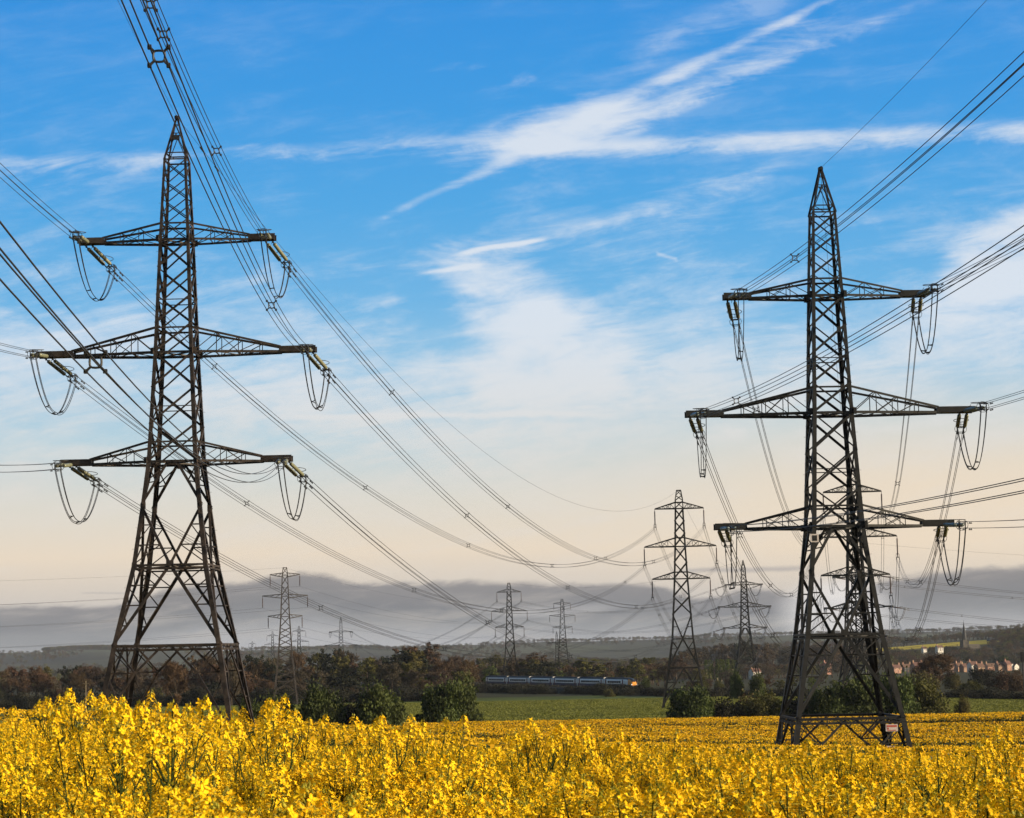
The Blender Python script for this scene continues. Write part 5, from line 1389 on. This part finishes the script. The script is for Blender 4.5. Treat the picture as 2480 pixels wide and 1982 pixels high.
# clumpy stand: thin it in patches, vary the height
cl = np.sin(X1 * 2.3 + Y1 * 1.1) + np.sin(X1 * 5.1 - Y1 * 2.7 + 1) + np.sin(Y1 * 3.9 + X1 * .7)
keep = r.random(len(X1)) < np.clip(.76 + .22 * cl, .12, 1); X1, Y1, cl = X1[keep], Y1[keep], cl[keep]
n = len(X1); Z1 = ground(X1, Y1); sc1 = (.93 + .016 * cl + r.normal(0, .032, n)); tall = r.random(n) < .015; sc1 = np.where(tall, sc1 + r.uniform(.03, .12, n), sc1)
rot1 = np.stack([r.normal(0, .07, n), r.normal(0, .07, n), r.uniform(0, 6.28, n)], 1); idx1 = r.integers(0, NV, n)
# the 300 plants that show largest are things of their own; the rest of the crop is one object
inview = (np.abs(X1) < .262 * Y1 + .05) & (Y1 > 3.3)
order = np.argsort(np.where(inview, Y1, 1e9))[:300]; solo = np.zeros(n, bool); solo[order] = True
scl1 = np.stack([sc1] * 3, 1)
scatter('rape_crop', np.stack([X1, Y1, Z1], 1)[~solo], rot1[~solo], scl1[~solo], idx1[~solo], RSRC, 'dense flowering rape crop running to the crest of the near slope', 'crop')
G = 'rape plants nearest the camera'
for i in order:
    s, l, hs = RAPE[idx1[i]]; o = empty('rape_plant', (X1[i], Y1[i], Z1[i])); o.rotation_euler = tuple(rot1[i]); o.scale = (sc1[i],) * 3
    link('stem', s, o); link('leaves', l, o)
    for h in hs: link('flower_head', h, o)
    tag(o, 'yellow rape plant in full flower among the nearest plants at the bottom', 'rape plant', G)
# single tall plants that stand out above the crop
for px, top, D, v, lab in ((165, 1672, 14, 0, 'tall rape plant in a cluster standing highest at the far left'), (98, 1690, 13.5, 3, 'tall rape plant with forked head, left of the highest cluster'), (300, 1676, 15, 5, 'single rape plant with round head standing alone at the left'), (282, 1668, 11, 2, 'tall rape plant on a bare stem before the left leg of the big left pylon'),
                           (378, 1690, 6.6, 7, 'near bushy rape plant leaning below the middle of the big left pylon'), (400, 1697, 7.0, 1, 'near rape plant beside the bushy one below the big left pylon'), (607, 1688, 13, 4, 'tall rape plant covering the right foot of the big left pylon'), (670, 1716, 9, 6, 'tall rape plant with hooked head before the low dark bush'),
                           (712, 1725, 14, 8, 'slim rape plant with a small head left of the round green bush'), (860, 1735, 14, 9, 'small-headed rape plant before the gap between bushes'), (935, 1728, 11, 10, 'rape plant pair poking up before the second bush'), (1010, 1735, 12, 11, 'rape plant standing clear left of the double bush'),
                           (1290, 1755, 13, 0, 'rape plant poking up left of the picture centre in front of the yellow field'), (1312, 1755, 13, 4, 'rape plant poking up at the picture centre, right of its twin'), (1408, 1741, 11, 2, 'tall bent rape plant standing clear below the train'), (2452, 1765, 10, 6, 'tall rape plant at the right edge above the crop'),
                           (1700, 1795, 9, 3, 'rape plant left of the big right pylon foot'), (2010, 1788, 9, 8, 'rape plant rising before the base of the big right pylon'), (2280, 1795, 8, 10, 'rape plant with long full head right of the big right pylon'), (1560, 1775, 11, 5, 'rape plant rising before the yellow field, right of centre')):
    p = unp(px, top, D); g = gz(p[0], D); s, l, hs = RAPE[v]; h0 = max(v_.co.z for v_ in s.vertices) + .02
    o = empty('rape_plant', (p[0], D, g)); k = (p[2] - g) / h0; o.scale = (1.0, 1.0, k); o.rotation_euler = (0, 0, v * 1.3)
    link('stem', s, o); link('leaves', l, o)
    for h in hs: link('flower_head', h, o)
    tag(o, lab, 'rape plant', 'rape plants standing out above the crop')

# canopy of the same field farther off: patches of crop about a metre and a half across
def canopy_variant(seed, ny, ng, hh=1.25, gm='canopy_g', span=.95):
    r2 = np.random.default_rng(seed); mb = MB(); C, Xa, Ya, mi = [], [], [], []
    def add(n, z0, z1, s0, s1, m):
        c = np.stack([r2.uniform(-span, span, n), r2.uniform(-span, span, n), r2.uniform(z0, z1, n)], 1); a = rnd_dirs(r2, n); b = np.cross(a, rnd_dirs(r2, n)); b /= np.linalg.norm(b, axis=1)[:, None]; s = r2.uniform(s0, s1, (n, 1))
        for cc, aa, bb in zip(c, a * s, b * s): mb.poly((cc - aa - bb, cc + aa - bb, cc + aa + bb, cc - aa + bb), m)
    if ny: add(ny, hh * .80, hh * 1.06, .025, .055, M['canopy_y'])
    add(ng, hh * .45, hh * .98, .04, .09, M[gm])
    return mb.mesh('canopy_patch')
CSRC = [source('canopy_patch', canopy_variant(700 + i, 80, 75)) for i in range(3)] + [source('canopy_patch', canopy_variant(710 + i, 12, 100, 1.0)) for i in range(3)]
x1, y1 = field_pts(40, 150, .22, 6, .30); x2, y2 = field_pts(150, 311, .62, 6, .30)
# open ground round the feet of the two pylons is still crop; leave the tramlines thin
xa, ya = np.concatenate([x1, x2]), np.concatenate([y1, y2])
edge_ok = ya < 306 + 3 * np.sin(xa * .05); xa, ya = xa[edge_ok], ya[edge_ok]
b1 = np.sin(ya * .20 + xa * .012 + 1.2 * np.sin(xa * .021)) + .6 * np.sin(ya * .083 + xa * .004 + 2) + r.normal(0, .35, len(xa))
tram = (np.abs(((ya + xa * .05) % 24) - 12) < .9)
kp = ~(tram & (r.random(len(xa)) < .9)); xa, ya, b1 = xa[kp], ya[kp], b1[kp]
idx = np.where(b1 > .0, r.integers(0, 3, len(xa)), r.integers(3, 6, len(xa)))
za = ground(xa, ya); s = r.uniform(.9, 1.12, len(xa)) * (1 + .07 * np.clip(b1, -1.5, 1.5)); rt = np.zeros((len(xa), 3)); rt[:, 2] = r.uniform(0, 6.28, len(xa))
scatter('rape_field', np.stack([xa, ya, za], 1), rt, np.stack([s * 1.1, s * 1.1, s], 1), idx, CSRC, 'yellow and green banded rape field beyond the crest', 'crop')
GSRC = [source('crop_patch', canopy_variant(730 + i, 0, 120, .5, 'crop_g', 1.3)) for i in range(3)]
xg, yg = field_pts(334, 600, .20, 8, .29); k = (yg - 720) / RD[1]; off = (xg - NOSE[0] - RD[0] * k) * RN[0]
ok = off < -13; xg, yg = xg[ok], yg[ok]
s = r.uniform(.8, 1.15, len(xg)); rt = np.zeros((len(xg), 3)); rt[:, 2] = r.uniform(0, 6.28, len(xg))
scatter('young_crop', np.stack([xg, yg, ground(xg, yg)], 1), rt, np.stack([s * 1.25, s * 1.25, s], 1), r.integers(0, 3, len(xg)), GSRC, 'low green crop between the rape field and the railway', 'crop')
